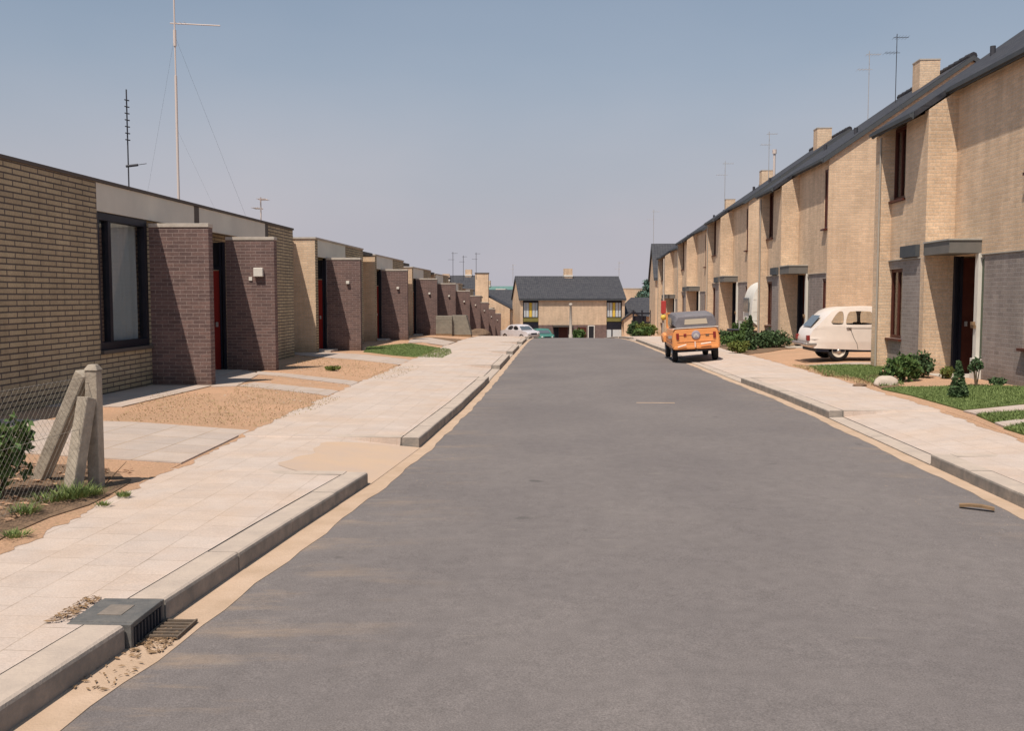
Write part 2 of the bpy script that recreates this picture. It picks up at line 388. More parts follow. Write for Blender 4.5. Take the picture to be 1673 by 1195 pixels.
strip('pavement', M['pave'], lambda y: KR(y)+.208, PR, pz(RR, KR, 1, PR), pys(RR), 10)
# sandy ramps lie on the dropped parts
for nm, K, segs, sg, P in (('ramp', KL, [(8.65, 10.88)], -1, PL), ):
    for a, b in segs:
        zf = pz(RLP, KL, -1, PL)
        strip('ramp', M['ramp'], lambda y: KL(y)-.2-.72*(1-abs(2*(y-a)/(b-a)-1)**9)+.05*math.sin(y*5.3)+.03*math.sin(y*13), lambda y: KL(y)+.02, lambda x, y: min(zf(x, y)+.003, G(y)+.010+max(0, KL(y)-x)*.14), frange(a-.02, b+.02, .12), 10)
def kerbs(name, K, segs, sg):
    mb = MB(); y = -11.
    cuts = sorted(set([-11.]+[v for s in segs for v in s]+[110.]))
    for a, b in zip(cuts, cuts[1:]):
        if a < -10.5: continue
        mid = (a+b)/2; up = raised(mid, segs); L = b-a
        if sg < 0 and (abs(a-4.39) < .01 or abs(a-8.63) < .01): continue
        n = max(1, round(L/1.0))
        for i in range(n):
            y0, y1 = a+L*i/n+.005, a+L*(i+1)/n-.005
            j = rnd.uniform(-.004, .004); hz = (.122 if up else .03)+rnd.uniform(-.003, .003)
            k0, k1 = K(y0)+j, K(y1)+j
            g0, g1 = G(y0), G(y1); wd = .19*sg; ch = .018*sg
            def pr(k, g, yy):
                if up: return [(k, yy, g-.1),(k, yy, g+hz-.022),(k+ch*.3, yy, g+hz-.008),(k+ch, yy, g+hz),(k+wd, yy, g+hz),(k+wd, yy, g-.1)]
                return [(k, yy, g-.1),(k, yy, g+.018),(k+ch*.3, yy, g+.022),(k+ch, yy, g+hz),(k+wd, yy, g+hz+.004),(k+wd, yy, g-.1)]
            vs = pr(k0, g0, y0)+pr(k1, g1, y1)
            mb.add(vs, [(q, (q+1) % 6, 6+(q+1) % 6, 6+q) for q in range(6)]+[(5,4,3,2,1,0),(6,7,8,9,10,11)])
    for a, b in zip([s[1] for s in segs], [s[0] for s in segs[1:]]):         # returns at the dropped parts
        if b-a < 1 or a > 40: continue
        for yy, d in ((a, -1), (b, 1)):
            g = G(yy); x0 = K(yy)+.195*sg; x1 = K(yy)+.95*sg; lo, hi = min(x0, x1), max(x0, x1)
            mb.box(lo, hi, min(yy, yy+.16*d), max(yy, yy+.16*d), g-.1, g+.126)
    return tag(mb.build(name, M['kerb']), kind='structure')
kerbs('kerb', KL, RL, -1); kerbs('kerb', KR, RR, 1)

# camera-ray helper used only to read ground positions off the survey of the photograph
cy_, sy_, cp_, sp_ = math.cos(YAW), math.sin(YAW), math.cos(PIT), math.sin(PIT)
def gpt(px, py):
    x = (px-836.5)/1600; z = -(py-597.5)/1600
    y2 = cp_+z*sp_; z2 = -sp_+z*cp_
    dx, dy = x*cy_-y2*sy_, x*sy_+y2*cy_
    t = .5
    while t < 300 and 1.62+z2*t > T(dx*t, dy*t): t += .02
    return (dx*t, dy*t)
def patch(name, m, poly, lift=.010, kind='structure', step=.5, **kw):
    """flat polygon (x,y) laid on the lot surface"""
    bm = bmesh.new(); vs = [bm.verts.new((p[0], p[1], 0)) for p in poly]; f = bm.faces.new(vs)
    bmesh.ops.triangulate(bm, faces=[f])
    ys = [p[1] for p in poly]; xs = [p[0] for p in poly]
    for y in frange(math.floor(min(ys)/step)*step, max(ys), step):
        bmesh.ops.bisect_plane(bm, geom=bm.verts[:]+bm.edges[:]+bm.faces[:], plane_co=(0, y, 0), plane_no=(0, 1, 0))
    for x in frange(min(xs), max(xs), .4):
        bmesh.ops.bisect_plane(bm, geom=bm.verts[:]+bm.edges[:]+bm.faces[:], plane_co=(x, 0, 0), plane_no=(1, 0, 0))
    for v in bm.verts:
        v.co.x = min(v.co.x, PL(v.co.y)+.03) if v.co.x < 1 else max(v.co.x, PR(v.co.y)-.03)
        v.co.z = T(v.co.x, v.co.y)+lift
    bmesh.ops.recalc_face_normals(bm, faces=bm.faces)
    for f in bm.faces:
        if f.normal.z < 0: f.normal_flip()
    skirt(bm, .05)
    me = bpy.data.meshes.new(name); bm.to_mesh(me); bm.free(); me.materials.append(m)
    o = bpy.data.objects.new(name, me); scn.collection.objects.link(o); return tag(o, kind=kind, **kw)
def wob(poly, amp=.06, n=6, seed=1):
    r = random.Random(seed); out = []
    for i, p in enumerate(poly):
        q = poly[(i+1) % len(poly)]
        for k in range(n):
            t = k/n; a = amp if k else 0
            out.append((p[0]+(q[0]-p[0])*t+r.uniform(-a, a), p[1]+(q[1]-p[1])*t+r.uniform(-a, a)))
    return out
def blades(name, poly, n, h, m, label=None, seed=3, spread=.6):
    r = random.Random(seed); xs = [p[0] for p in poly]; ys = [p[1] for p in poly]; mb = MB(); k = 0
    def inside(x, y):
        c = False
        for i in range(len(poly)):
            a, b = poly[i], poly[i-1]
            if (a[1] > y) != (b[1] > y) and x < (b[0]-a[0])*(y-a[1])/(b[1]-a[1])+a[0]: c = not c
        return c
    while k < n:
        x, y = r.uniform(min(xs), max(xs)), r.uniform(min(ys), max(ys))
        if not inside(x, y): continue
        k += 1; z = T(x, y)+.01; a = r.uniform(0, 6.28); hh = h*r.uniform(.5, 1.3); wv = .006+h*.06
        dx, dy = math.cos(a)*wv, math.sin(a)*wv; lx, ly = r.gauss(0, hh*spread), r.gauss(0, hh*spread)
        mb.add([(x-dx, y-dy, z), (x+dx, y+dy, z), (x+lx, y+ly, z+hh)], [(0, 1, 2)])
    o = mb.build(name, m, fix=False); return tag(o, label, None, None, 'stuff')

def nz1(y, k): return noise.noise(Vector((y*k, k*3.1, 0)))
zpl = pz(RLP, KL, -1, PL); zpr = pz(RR, KR, 1, PR)
strip('sand_drift', M['soil'], lambda y: PL(y)-.03, lambda y: PL(y)+max(.0, .04+.12*nz1(y, 1.3)+.07*nz1(y, 4.1)+.035*nz1(y, 11)+.02*nz1(y, 31)), lambda x, y: zpl(max(x, PL(y)), y)+.002, frange(4, 46, .05), 2)
strip('sand_drift', M['soil'], lambda y: PR(y)-max(.0, .03+.10*nz1(y+50, 1.1)+.06*nz1(y, 3.7)+.035*nz1(y, 9)+.02*nz1(y, 29)), lambda y: PR(y)+.03, lambda x, y: zpr(min(x, PR(y)), y)+.002, frange(4, 46, .05), 2)
# ---- lots, paths and lawns on the left
pg = lambda *p: [gpt(*q) for q in p]
patch('driveway', M['slabs'], [(-7.05,9.05),(-3.52,8.95),(-3.63,11.35),(-7.05,11.75)])
patch('path', M['slabs'], [(-7.08,13.2),(-6.0,13.2),(-6.0,16.8),(-7.08,16.8)], .014)
patch('path', M['slabs'], pg((345,633),(387,632),(424,612),(398,604),(352,604)), .012)
patch('path', M['slabs'], pg((388,632),(414,626),(583,641),(620,640),(566,649),(470,640)), .014)
patch('path', M['slabs'], pg((420,608),(500,615),(612,626),(640,624),(606,632),(500,621),(420,613)), .014)
patch('path', M['slabs'], pg((476,574),(560,578),(700,590),(682,598),(545,586),(476,580)), .012)
patch('path', M['slabs'], pg((667,561),(690,560),(755,568),(772,563),(700,552),(670,555)), .014)
LG = pg((594,576),(640,581),(700,585),(722,586),(738,578),(735,571),(672,562),(620,566),(600,568))
patch('lawn', M['lawn'], LG, .016); blades('grass', LG, 9000, .035, M['grass'], 'green lawn in front of the third bungalow')
blades('dry_grass', pg((345,690),(390,628),(560,650),(520,670),(420,700)), 1500, .018, M['drygrass'], seed=8)
blades('dry_grass', pg((470,603),(490,583),(690,600),(640,622)), 1300, .02, M['drygrass'], seed=9)
blades('dry_grass', pg((180,690),(260,640),(345,645),(400,700)), 1300, .016, M['drygrass'], seed=10)
patch('garden_bed', M['darksoil'], pg((672,553),(690,551),(800,556),(790,562),(750,568),(700,562)), .012)
DS = wob([(-5.6,6.2),(-3.45,5.6),(-3.55,7.9),(-4.0,8.5),(-5.6,8.6)], .07, 5, 4)
patch('garden_bed', M['darksoil'], DS, .008)

# ---------------------------------------------------------------- left row: flat-roofed bungalows
def fin(root, y, lamp=None, zt=2.83):
    """projecting purple brick wall; y = face towards the camera (local)"""
    f = box('privacy_wall', M['purple'], root, .0, 1.05, y, y+.21, -1.2, zt-.07)
    MB().box(-.002, 1.06, y-.015, y+.225, zt-.068, zt).build('coping', M['coping'], f, .006)
    if lamp:
        l = MB().box(.62, .62+lamp, y-.09, y-.002, 2.02, 2.02+lamp*.95).build('wall_lamp', M['white'], f, .012)
        if lamp > .15: MB().box(.5, .57, y-.02, y-.002, 1.94, 2.02).build('number_tile', M['white'], f)
    return f
def entry(root, y0, y1, zt):
    """recess between y0 and y1 with the front door facing down the street at its far side"""
    d = box('door', M['red'], root, -.95, -.115, y1-.07, y1-.02, -.02, 2.15)
    box('door_handle', M['metal'], d, -.20, -.16, y1-.12, y1-.07, .95, 1.05)
    f = MB(); f.box(-.11, -.07, y1-.10, y1-.01, -.02, 2.75); f.box(-.04, .0, y1-.10, y1-.01, -.02, 2.75); f.box(-.11, -.002, y1-.095, y1-.015, 2.16, 2.22)
    f.box(-.95, -.11, y1-.10, y1-.01, 2.17, 2.24); f.build('door_frame', M['black'], root)
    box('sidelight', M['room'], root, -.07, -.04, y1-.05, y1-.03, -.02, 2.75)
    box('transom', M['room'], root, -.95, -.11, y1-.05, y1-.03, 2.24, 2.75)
    box('doorstep', M['coping'], root, -.95, .35, y0+.02, y1-.1, -.3, .03)
def roof_left(root, y0, y1, H):
    MB().box(-7.5, -.06, y0+.05, y1-.05, H-.2, H-.08).build('roof', M['roofflat'], root)
def unit(name, label, y, zb, n_lamp=.1, full=True):
    root = thing(name, label, 'house', (-7.1, y, zb), 0, 'flat roofed bungalows down the left side')
    H = 3.38; L = 9.4
    w = MB(); w.box(-7.5, 0, 0, .3, -1.2, H-.05)                        # end wall
    w.box(-7.5, -1.0, .3, 1.4, -1.2, H-.12); w.box(-7.5, -.35, 1.4, 4.2, -1.2, H-.12)
    w.box(-7.5, 0, 4.2, 7.1, -1.2, H-.05); w.box(-7.5, -.65, 7.1, L-.005, -1.2, H-.12)
    w.build('wall', M['beige'], root)
    # the street side of these units is the darker brick; a facing on the street plane
    for q_ in ((.003, .3), (4.2, 7.1)): MB().box(.0, .006, *q_, -1.2, H-.06).build('wall_facing', M['olive'], root)
    roof_left(root, .3, L, H)
    c = MB(); c.box(-7.5, .03, -.03, .33, H-.048, H); c.box(-.12, .03, .33, 7.12, H-.048, H); c.box(-.77, -.62, 7.12, L, H-.11, H-.06); c.build('coping', M['coping'], root)
    box('fascia', M['fascia'], root, -.09, -.01, .302, 4.198, 2.82, H-.05)
    entry(root, .3, 1.4, 2.82); fin(root, 1.4, n_lamp)
    g = MB(); g.box(-.16, -.08, 1.62, 4.19, -.02, .08); g.box(-.16, -.08, 1.62, 4.19, 2.72, 2.815)
    for yy in (1.62, 2.5, 3.3, 4.09): g.box(-.155, -.085, yy, yy+.1, .08, 2.72)
    wf = g.build('window_frame', M['black'], root); MB().box(-.13, -.12, 1.72, 4.1, .08, 2.72).build('pane', M['glass'], wf)
    f = MB(); f.box(-.645, -.6, 7.3, 8.9, 0, 2.35); f.build('back_window', M['black'], root); box('panel', M['fascia'], root, -.645, -.58, 7.2, 9.2, 2.5, 3.15)
    return root
names = ['second', 'third', 'fourth', 'fifth', 'sixth', 'seventh', 'eighth', 'ninth', 'tenth']
YF = [30, 39.5, 49.3, 58.3, 67.8, 77.3, 86.7, 96, 105.6]
ZF = [2.78, 2.68, 2.48, 2.35, 1.96, 1.62, 1.03, .3, -.29]
extra = ['bungalow with small white lamp on its brown porch wall, beside the bare sandy plot', 'bungalow whose brown porch wall stands just past the green lawn',
  'bungalow with brown porch wall standing just before the stacked grey slabs', 'bungalow whose porch wall rises behind the stacked grey slabs',
  'bungalow just past the stacked grey slabs, beside the sandy mound', 'bungalow two doors past the stacked slabs, behind the sandy mound',
  'small distant bungalow, third from the far end of the left row', 'small distant bungalow, last but one at the far end of the left row', 'farthest bungalow of the left row, beside the pale parked car']
proto = None
for i, (yf, zf) in enumerate(zip(YF, ZF)):
    if proto is None:
        proto = unit('bungalow', extra[i], yf-1.4, zf-2.83); c = proto
    else:
        c = copy_tree(proto); c.location = (-7.1, yf-1.4, zf-2.83); c['label'] = extra[i]

# the near bungalow
H1 = 3.42; b1 = thing('bungalow', 'near bungalow with large curtained window and two brown brick porch walls', 'house', (-7.1, 0, 0), 0, 'flat roofed bungalows down the left side')
w_ = MB(); w_.box(-.3, 0, -4, 14.93, -.5, H1-.05); w_.box(-.3, 0, 14.93, 16.85, -.5, .70); w_.box(-.3, 0, 23.95, 26.2, -.5, H1-.05)
w_.box(-.3, 0, 16.85, 18.6, -.5, 2.88); w_.box(-7.5, -.65, 26.2, 28.55, -.5, H1-.12)
w_.box(-7.5, -.3, -4, -3.7, -.5, H1-.1); w_.box(-7.5, -7.2, -3.7, 26.2, -.5, H1-.1); w_.box(-7.2, -.3, 25.9, 26.2, -.5, H1-.1)
w_.box(-7.2, -1.0, 18.6, 20.83, -.5, H1-.12); w_.box(-7.2, -.35, 20.83, 23.95, -.5, H1-.12)
w_.build('wall', M['olive'], b1)
MB().box(-7.2, -.06, -3.9, 26.1, H1-.10, H1-.055).build('roof', M['roofflat'], b1)
c_ = MB(); c_.box(-.14, .025, -4, 26.23, H1-.048, H1); c_.box(-.8, -.62, 26.25, 28.5, H1-.11, H1-.06); c_.build('coping', M['joint'], b1)
for a, b in ((14.935, 19.04), (19.30, 23.72)): box('fascia', M['fascia'], b1, -.09, -.008, a, b, 2.93, H1-.052)
f_ = MB(); f_.box(-.10, -.004, 19.042, 19.298, 2.93, H1-.052); f_.box(-.10, -.004, 23.722, 23.948, 2.93, H1-.052); f_.build('fascia_joint', M['joint'], b1)
fin(b1, 16.85, None, 2.87); f2 = fin(b1, 20.8, .2, 2.87)
entry(b1, 18.6, 20.79, 2.9)
wn = MB(); y0, y1, z0, z1 = 14.94, 16.84, .76, 2.92
wn.box(-.16, -.03, y0, y0+.12, z0, z1); wn.box(-.16, -.03, y1-.1, y1, z0, z1)
wn.box(-.16, -.03, y0+.12, y1-.1, z1-.12, z1); wn.box(-.16, -.03, y0+.12, y1-.1, z0, z0+.12); wn.box(-.15, -.04, y0+.44, y0+.54, z0+.12, z1-.12)

win = wn.build('window', M['black'], b1, .004)
MB().box(-.10, -.095, y0+.12, y1-.10, z0+.12, z1-.12).build('pane', M['glass'], win)
box('sill', M['joint'], win, -.2, .05, y0-.0, y1+.0, .702, .757)
def curtain(name, m, parent, x, y0, y1, z0, z1, amp=.03, wl=.11):
    mb = MB(); n = int((y1-y0)/.015); vs = []
    for i in range(n+1):
        y = y0+(y1-y0)*i/n; dx = amp*math.sin(y*6.283/wl)+amp*.6*math.sin(y*17)
        vs += [(x+dx*.5, y, z1), (x+dx, y, (z0+z1)/2), (x+dx, y, z0)]
    fs = [(i*3+j, (i+1)*3+j, (i+1)*3+j+1, i*3+j+1) for i in range(n) for j in range(2)]
    mb.add(vs, fs, True); return mb.build(name, m, parent, fix=False)
curtain('curtain', M['curtain'], win, -.20, y0+.60, y1-.06, z0, z1, .04, .21)
curtain('curtain', M['curtain'], win, -.20, y0+.12, y0+.40, z0, z1, .02)
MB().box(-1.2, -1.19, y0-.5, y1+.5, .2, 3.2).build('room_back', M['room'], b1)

# ---------------------------------------------------------------- right row: two-storey gabled houses
def zr(x): return 5.76+.69*x
def house_right(label, loc, rz=0):
    root = thing('gabled_house', label, 'house', loc, rz, 'two storey gabled houses down the right side')
    D = 8.06; rx = 4.03; W = 6.0; zt = lambda x: zr(x)-.04 if x <= rx else zr(2*rx-x)-.04
    w = MB()
    w.prism([(0, -1), (.128, -1), (.128, zt(.128)), (0, zt(0))], 'y', 0, .06)
    for x0_, a, b in ((.13, 0, .28), (0, W-.2, W)):                                  # gable walls
        w.prism([(x0_, -1), (D, -1), (D, zt(D)), (rx, zt(rx)), (x0_, zt(x0_))], 'y', a, b)
    w.box(D-.3, D, .28, W-.2, -1, 5.7)
    w.box(.0, .127, .061, .44, 2.4, 3.70); w.box(.0, .127, .061, .44, 5.45, 5.72)
    w.box(.0, .28, .44, 3.5, 2.4, 5.7)
    w.prism([(-.57, -1), (.7, -1), (.7, zt(.28)), (.28, zt(.28)), (-.57, zt(-.57))], 'y', 3.5, 3.72)     # step in the front
    w.box(-.57, -.29, 3.72, 4.75, 2.4, 5.28); w.box(-.57, -.29, 4.75, 5.58, 2.4, 3.70)
    w.prism([(-.80, -1), (-.003, -1), (-.003, zt(-.0)), (-.80, zt(-.80))], 'y', 5.58, 6.003)      # boundary pier
    w.build('wall', M['beige'], root)
    lw = MB()
    lw.box(-.002, .125, .062, .44, -1, .72); lw.box(-.002, .28, .44, 2.05, -1, 2.38); lw.box(-.002, .125, .062, .44, 2.22, 2.38)
    lw.build('lower_wall', M['brown'], root); lw = MB()
    lw.box(-.572, -.29, 3.725, 4.75, -1, 2.38); lw.box(-.572, -.29, 4.75, 5.575, -1, .68); lw.box(-.572, -.29, 4.75, 5.575, 2.2, 2.38)
    lw.build('lower_wall', M['brown'], root)
    for q_ in ((-.03, .1, .07, 2.17), (-.61, -.4, 3.73, 5.57)): MB().box(*q_, 2.381, 2.399).build('string_course', M['pipe'], root)
    # roof: two front eaves, one ridge
    t = .13; r = MB()
    def slab(xe, a, b, under=.0):
        r.prism([(xe, zr(xe)+.0), (rx, zr(rx)+.0), (2*rx+.3, zr(-.3)), (2*rx+.3, zr(-.3)+t), (rx, zr(rx)+t), (xe, zr(xe)+t)], 'y', a, b)
    slab(-.18, -.06, 3.50); slab(-.86, 3.502, 6.06)
    roof = r.build('roof', M['tiles'], root)
    rc = MB()
    for k in range(15):
        a = -.05+k*.405; rc.tube((rx, a, zr(rx)+.10), (rx, a+.40, zr(rx)+.11), .115, 8, .125)
    rc.build('ridge_tiles', M['tiles'], roof)
    for yy in (1.2, 4.6): MB().tube((1.1, yy, zr(1.1)+.1), (1.1, yy, zr(1.1)+.3), .06, 8).build('roof_vent', M['dark_metal'], roof)
    for xe, a, b in ((-.18, -.06, 3.49), (-.86, 3.51, 6.06)):
        fb = MB(); fb.box(xe-.03, xe-.004, a, b, zr(xe)-.02, zr(xe)+.12)
        z = zr(xe)+.04; fb.box(xe-.085, xe-.029, a, b, z-.03, z+.04)
        fb.build('eaves_gutter', M['fasc_r'], root)
    for a in (-.085, 6.061):
        bb = MB()
        for s in (0, 1):
            xe = (-.18, -.86)[a > 0]
            p = [(xe, zr(xe)-.03), (rx, zr(rx)-.03), (rx, zr(rx)+t-.02), (xe, zr(xe)+t-.02)] if s == 0 else [(2*rx+.3, zr(-.3)-.03), (rx, zr(rx)-.03), (rx, zr(rx)+t-.02), (2*rx+.3, zr(-.3)+t-.02)]
            bb.prism(p, 'y', a, a+.024)
        bb.build('verge_board', M['fasc_r'], root)
    sf = MB(); sf.prism([(-.84, zr(-.84)-.02), (-.575, zr(-.575)-.02), (-.575, zr(-.575)-.002), (-.84, zr(-.84)-.002)], 'y', 3.74, 5.56); sf.build('soffit', M['soffit'], root)
    # windows: each with frame, panes and a sill
    def window(x, a, b, z0, z1, sill=True, red=True):
        m = MB(); m.box(x+.05, x+.12, a, a+.06, z0, z1); m.box(x+.05, x+.12, b-.06, b, z0, z1); m.box(x+.05, x+.12, a+.06, b-.06, z0, z0+.07); m.box(x+.05, x+.12, a+.06, b-.06, z1-.07, z1)
        m.box(x+.055, x+.115, (a+b)/2-.03, (a+b)/2+.03, z0+.07, z1-.07)
        f = m.build('window', M['rust'], root)
        MB().box(x+.085, x+.09, a+.06, b-.06, z0+.07, z1-.07).build('pane', M['glass'], f)
        MB().box(x+.125, x+.128, a+.01, b-.01, z0+.01, z1-.01).build('blind', M['room'], f)
        if sill: MB().box(x-.07, x+.12, a-.04, b+.02, z0-.05, z0-.002).build('sill', M['rust'], f)
    window(-.03, .064, .44, 3.70, 5.45); window(-.03, .064, .44, .72, 2.22)
    window(-.57, 4.75, 5.58, 3.70, 5.26); window(-.57, 4.75, 5.58, .68, 2.2)
    # canopy over the door and its continuation behind the step
    cn = MB(); cn.box(-.60, .0-.004, 2.2, 3.495, 2.42, 2.66); cn.build('canopy', M['soffit'], root)
    MB().box(-.62, -.004, 2.18, 3.496, 2.661, 2.69).build('canopy_flashing', M['pipe'], root)
    MB().box(-.66, -.574, 3.78, 4.7, 2.42, 2.66).build('canopy_fascia', M['fasc_r'], root)
    # porch: the door stands in the recess, facing the near side
    MB().box(.72, .80, 2.3, 3.5, -1, 2.42).build('porch_wall', M['beige'], root)
    d = MB().box(.16, .70, 3.42, 3.46, .03, 2.36).build('door', M['rust'], root)
    MB().box(.22, .26, 3.37, 3.42, 1.0, 1.1).build('door_handle', M['metal'], d)
    fr = MB(); fr.box(.0, .05, 3.40, 3.495, .0, 2.415); fr.box(.11, .16, 3.40, 3.495, .0, 2.415); fr.box(.05, .11, 3.44, 3.46, .0, 2.4); fr.build('door_frame', M['black'], root)
    ps = MB(); ps.box(-.05, .09, 2.20, 2.345, .0, 2.415); ps.box(-.09, .10, 2.06, 2.35, .0, .43); jp = ps.build('white_post', M['white'], root)
    MB().box(.02, .06, 2.055, 2.255, .36, 2.3).build('porch_glass', mat_green, root)
    MB().box(-.08, -.012, 2.22, 2.40, 1.0, 1.06).box(-.10, -.05, 2.26, 2.36, 1.06, 1.12).build('letter_box', M['wood'], root)
    MB().box(-.55, .7, 2.4, 3.4, -.4, .05).build('doorstep', M['coping'], root)
    MB().tube((-.825, 5.60, 5.1), (-.825, 5.60, -.2), .022, 10).build('downpipe', M['downpipe'], root)
    # chimney
    ch = MB(); ch.box(3.28, 3.9, 2.1, 2.72, 7.7, 9.03); chimney = ch.build('chimney', M['beige'], root)
    MB().box(3.265, 3.915, 2.085, 2.735, 9.031, 9.07).build('coping', M['coping'], chimney)
    return root
mat_green = grain('green_glass', (.05,.07,.045), (.08,.10,.06), 3, .15, 0)
hr = house_right('near gabled house with canopy porch, lawn and boulder before it', (7.97, 16.7, 0.0))
hlab = ['gabled house directly behind the parked white car', 'gabled house just beyond the white caravan, behind the garden shrubs',
        'gabled house behind the orange open car, second from the far end of its row', 'farthest street-front gabled house of the right row, beside the red pole box']
for lab, loc in zip(hlab, [(7.97, 29.5, -.1), (7.93, 41.4, -.2), (7.95, 53.0, -.55), (7.98, 64.6, -1.0)]):
    c = copy_tree(hr); c.location = loc; c['label'] = lab
# metal flues
def flue(name, x, y, z, h, lab):
    t = thing(name, lab, 'flue', (x, y, z))
    MB().tube((0,0,0), (0,0,h), .055, 12).build('pipe', M['pink_metal'], t)
    MB().tube((0,0,h-.02), (0,0,h+.18), .10, 12).build('cowl', M['pink_metal'], t)
    MB().tube((0,0,-.1), (0,0,.12), .12, 12, .07).build('collar', M['dark_metal'], t)


flue('metal_flue', 9.6, 20.5, zr(1.63)+.12, 1.2, 'pale metal flue on the near roof, cut off by the top edge of the photo')
flue('metal_flue', 10.2, 47.2, 7.0, 1.3, 'small pale metal flue with cowl on a far ridge beside a chimney')

# ---------------------------------------------------------------- houses at the end of the street
def end_house(label, loc, rz, Wd, name='end_house', fancy=True, D=8., He=5.3, sl=.6, ridge=None, mroof='tilesx'):
    """ridge along local x, front faces local -y; origin at front left corner on the ground"""
    root = thing(name, label, 'house', loc, rz)
    zt = He+sl*D/2
    w = MB(); prof = [(0, -1), (D, -1), (D, He), (D/2, zt), (0, He)]
    w.prism(prof, 'x', 0, .3); w.prism(prof, 'x', Wd-.3, Wd); w.box(.3, Wd-.3, D-.3, D, -1, He)
    if fancy:
        a, b = 2.0, Wd-2.0
        w.box(a, b, 0, .3, 2.55, He); w.box(.3, a, .30, .55, -1, He); w.box(b, Wd-.3, .30, .55, -1, He)
        w.build('wall', M['beige'], root)
        MB().box(a, b, 0, .3, -1, 2.548).build('lower_wall', M['purple'], root)
        for xa, xb in ((.32, a-.02), (b+.02, Wd-.32)):
            m = MB(); m.box(xa, xb, .12, .29, 3.32, 3.4); m.box(xa, xb, .12, .29, 4.95, 5.2)
            for xx in (xa, xb-.08): m.box(xx, xx+.08, .12, .29, 3.4, 4.95)
            f = m.build('window', M['black'], root)
            wd = (xb-xa)/5
            for k in range(5):
                MB().box(xa+k*wd+.04, xa+(k+1)*wd-.04, .20, .25, 3.4, 4.95).build('curtain', M['yellow'] if k == 2 else M['curtain'], f)
            MB().box(xa, xb, .10, .29, 2.9, 3.3).build('spandrel_panel', mat_olive, root)
            MB().box(xa, xb, .14, .29, 2.05, 2.89).build('dark_panel', M['black'], root)
            g = MB(); g.box(xa, xb, .16, .29, .0, 2.04); g.build('lower_window', M['curtain'], root)
            MB().box(xa+.55, xa+.68, .12, .159, 0, 2.04).build('mullion', M['black'], root)
        MB().box(3.5, 5.7, -.7, -.004, 2.35, 2.55).build('canopy', M['joint'], root)
        for xx in (4.2, 6.2): MB().box(xx, xx+.95, -.05, -.004, 0, 2.3).build('door', M['rust'], root)
        m = MB(); m.box(7.35, 8.1, -.06, -.004, .9, 2.5); f = m.build('window', M['white'], root)
        MB().box(7.45, 8.0, -.075, -.062, 1.0, 2.4).build('pane', M['room'], f)
        m = MB(); m.box(3.6, 4.15, -.06, -.004, .9, 2.3); m.build('window', M['room'], root)
    else:
        w.box(.3, Wd-.3, 0, .3, -1, He); w.build('wall', M['beige'], root)
    t = .18; r = MB()
    r.prism([(-.15, He-sl*.15), (D/2, zt), (D+.15, He-sl*.15), (D+.15, He-sl*.15+t), (D/2, zt+t), (-.15, He-sl*.15+t)], 'x', -.12, Wd+.12)
    ro = r.build('roof', M[mroof], root)
    for a in (-.145, Wd+.122): v = MB(); v.prism([(-.15, He-sl*.15-.02), (D/2, zt-.02), (D+.15, He-sl*.15-.02), (D+.15, He-sl*.15+t), (D/2, zt+t), (-.15, He-sl*.15+t)], 'x', a, a+.023); v.build('verge_board', M['fasc_r'], root)
    MB().box(-.1, Wd+.1, -.27, -.152, He-sl*.15-.02, He-sl*.15+.1).build('gutter', M['fasc_r'], root)
    if ridge is not None:
        c = MB(); c.box(ridge-.45, ridge+.45, D/2-.4, D/2+.4, zt-.6, zt+1.0); ch = c.build('chimney', M['beige'], ro); MB().box(ridge-.5, ridge+.5, D/2-.45, D/2+.45, zt+.1, zt+.3).build('flashing', M['white'], ch)
    return root
mat_olive = grain('olive_panel', (.22,.19,.06), (.17,.15,.05), 2, .6, 0)
end_house('brick house with long dark roof closing the far end of the street', (-3.95, 105, -4.1), R(8.5), 11.4, ridge=5.8)
e2 = end_house('house at the far end of the right row with its grey gable towards the street', (7.95, 80, -2.35), R(-2), 9, fancy=False, sl=.72)
# far gable with a big chimney behind the left row
g1 = thing('gable_house', 'brick gable wall with tall wide chimney rising behind the last bungalows', 'house', (-8.6, 112, -4.3))
gw = MB(); gw.prism([(-6, -1), (3.2, -1), (3.2, 4.4), (0, 6.1), (-3.4, 4.4), (-6, 4.4)], 'y', 0, .3); gw.box(2.9, 3.2, .3, 9, -1, 4.4); gw.box(-6, -5.7, .3, 9, -1, 4.3); gw.build('wall', M['beige'], g1)
gr = MB(); gr.prism([(-3.6, 4.25), (0, 6.05), (3.5, 4.2), (3.5, 4.4), (0, 6.25), (-3.6, 4.45)], 'y', .302, 9); gr = gr.build('roof', M['tiles'], g1)
MB().box(-.75, .75, -.12, .9, 3.0, 8.4).build('chimney', M['beige'], g1); MB().box(-.8, .8, -.17, .95, 8.401, 8.52).build('coping', M['joint'], g1)
end_house('low dark roofed house seen above the porch walls, left of the big chimney', (-15.2, 122, -4.4), R(4), 5.6, name='far_house', fancy=False, ridge=1.2, He=5.3, sl=.62)
end_house('far house with two brick chimneys behind the left row', (-16.2, 136, -4.3), R(-3), 4.6, name='far_house', fancy=False, ridge=3.4, He=6.2)
fh = end_house('greenish roofed far house left of the end house', (-12.0, 140, -4.4), R(-4), 8, name='far_house', fancy=False, ridge=1.0, He=5.2, sl=.5, mroof='tilesg') if False else None
M['tilesg'] = grain('green_roofing', (.10,.19,.18), (.13,.22,.20), 2, .8, .1)
fh = end_house('greenish roofed far house with white dormer, left of the end house', (-11.5, 140, -4.4), R(-4), 6.5, name='far_house', fancy=False, ridge=1.0, He=5.2, sl=.5, mroof='tilesg')
dm = MB().box(2.6, 4.0, 1.2, 3.4, 5.9, 7.0).build('dormer', M['white'], fh)
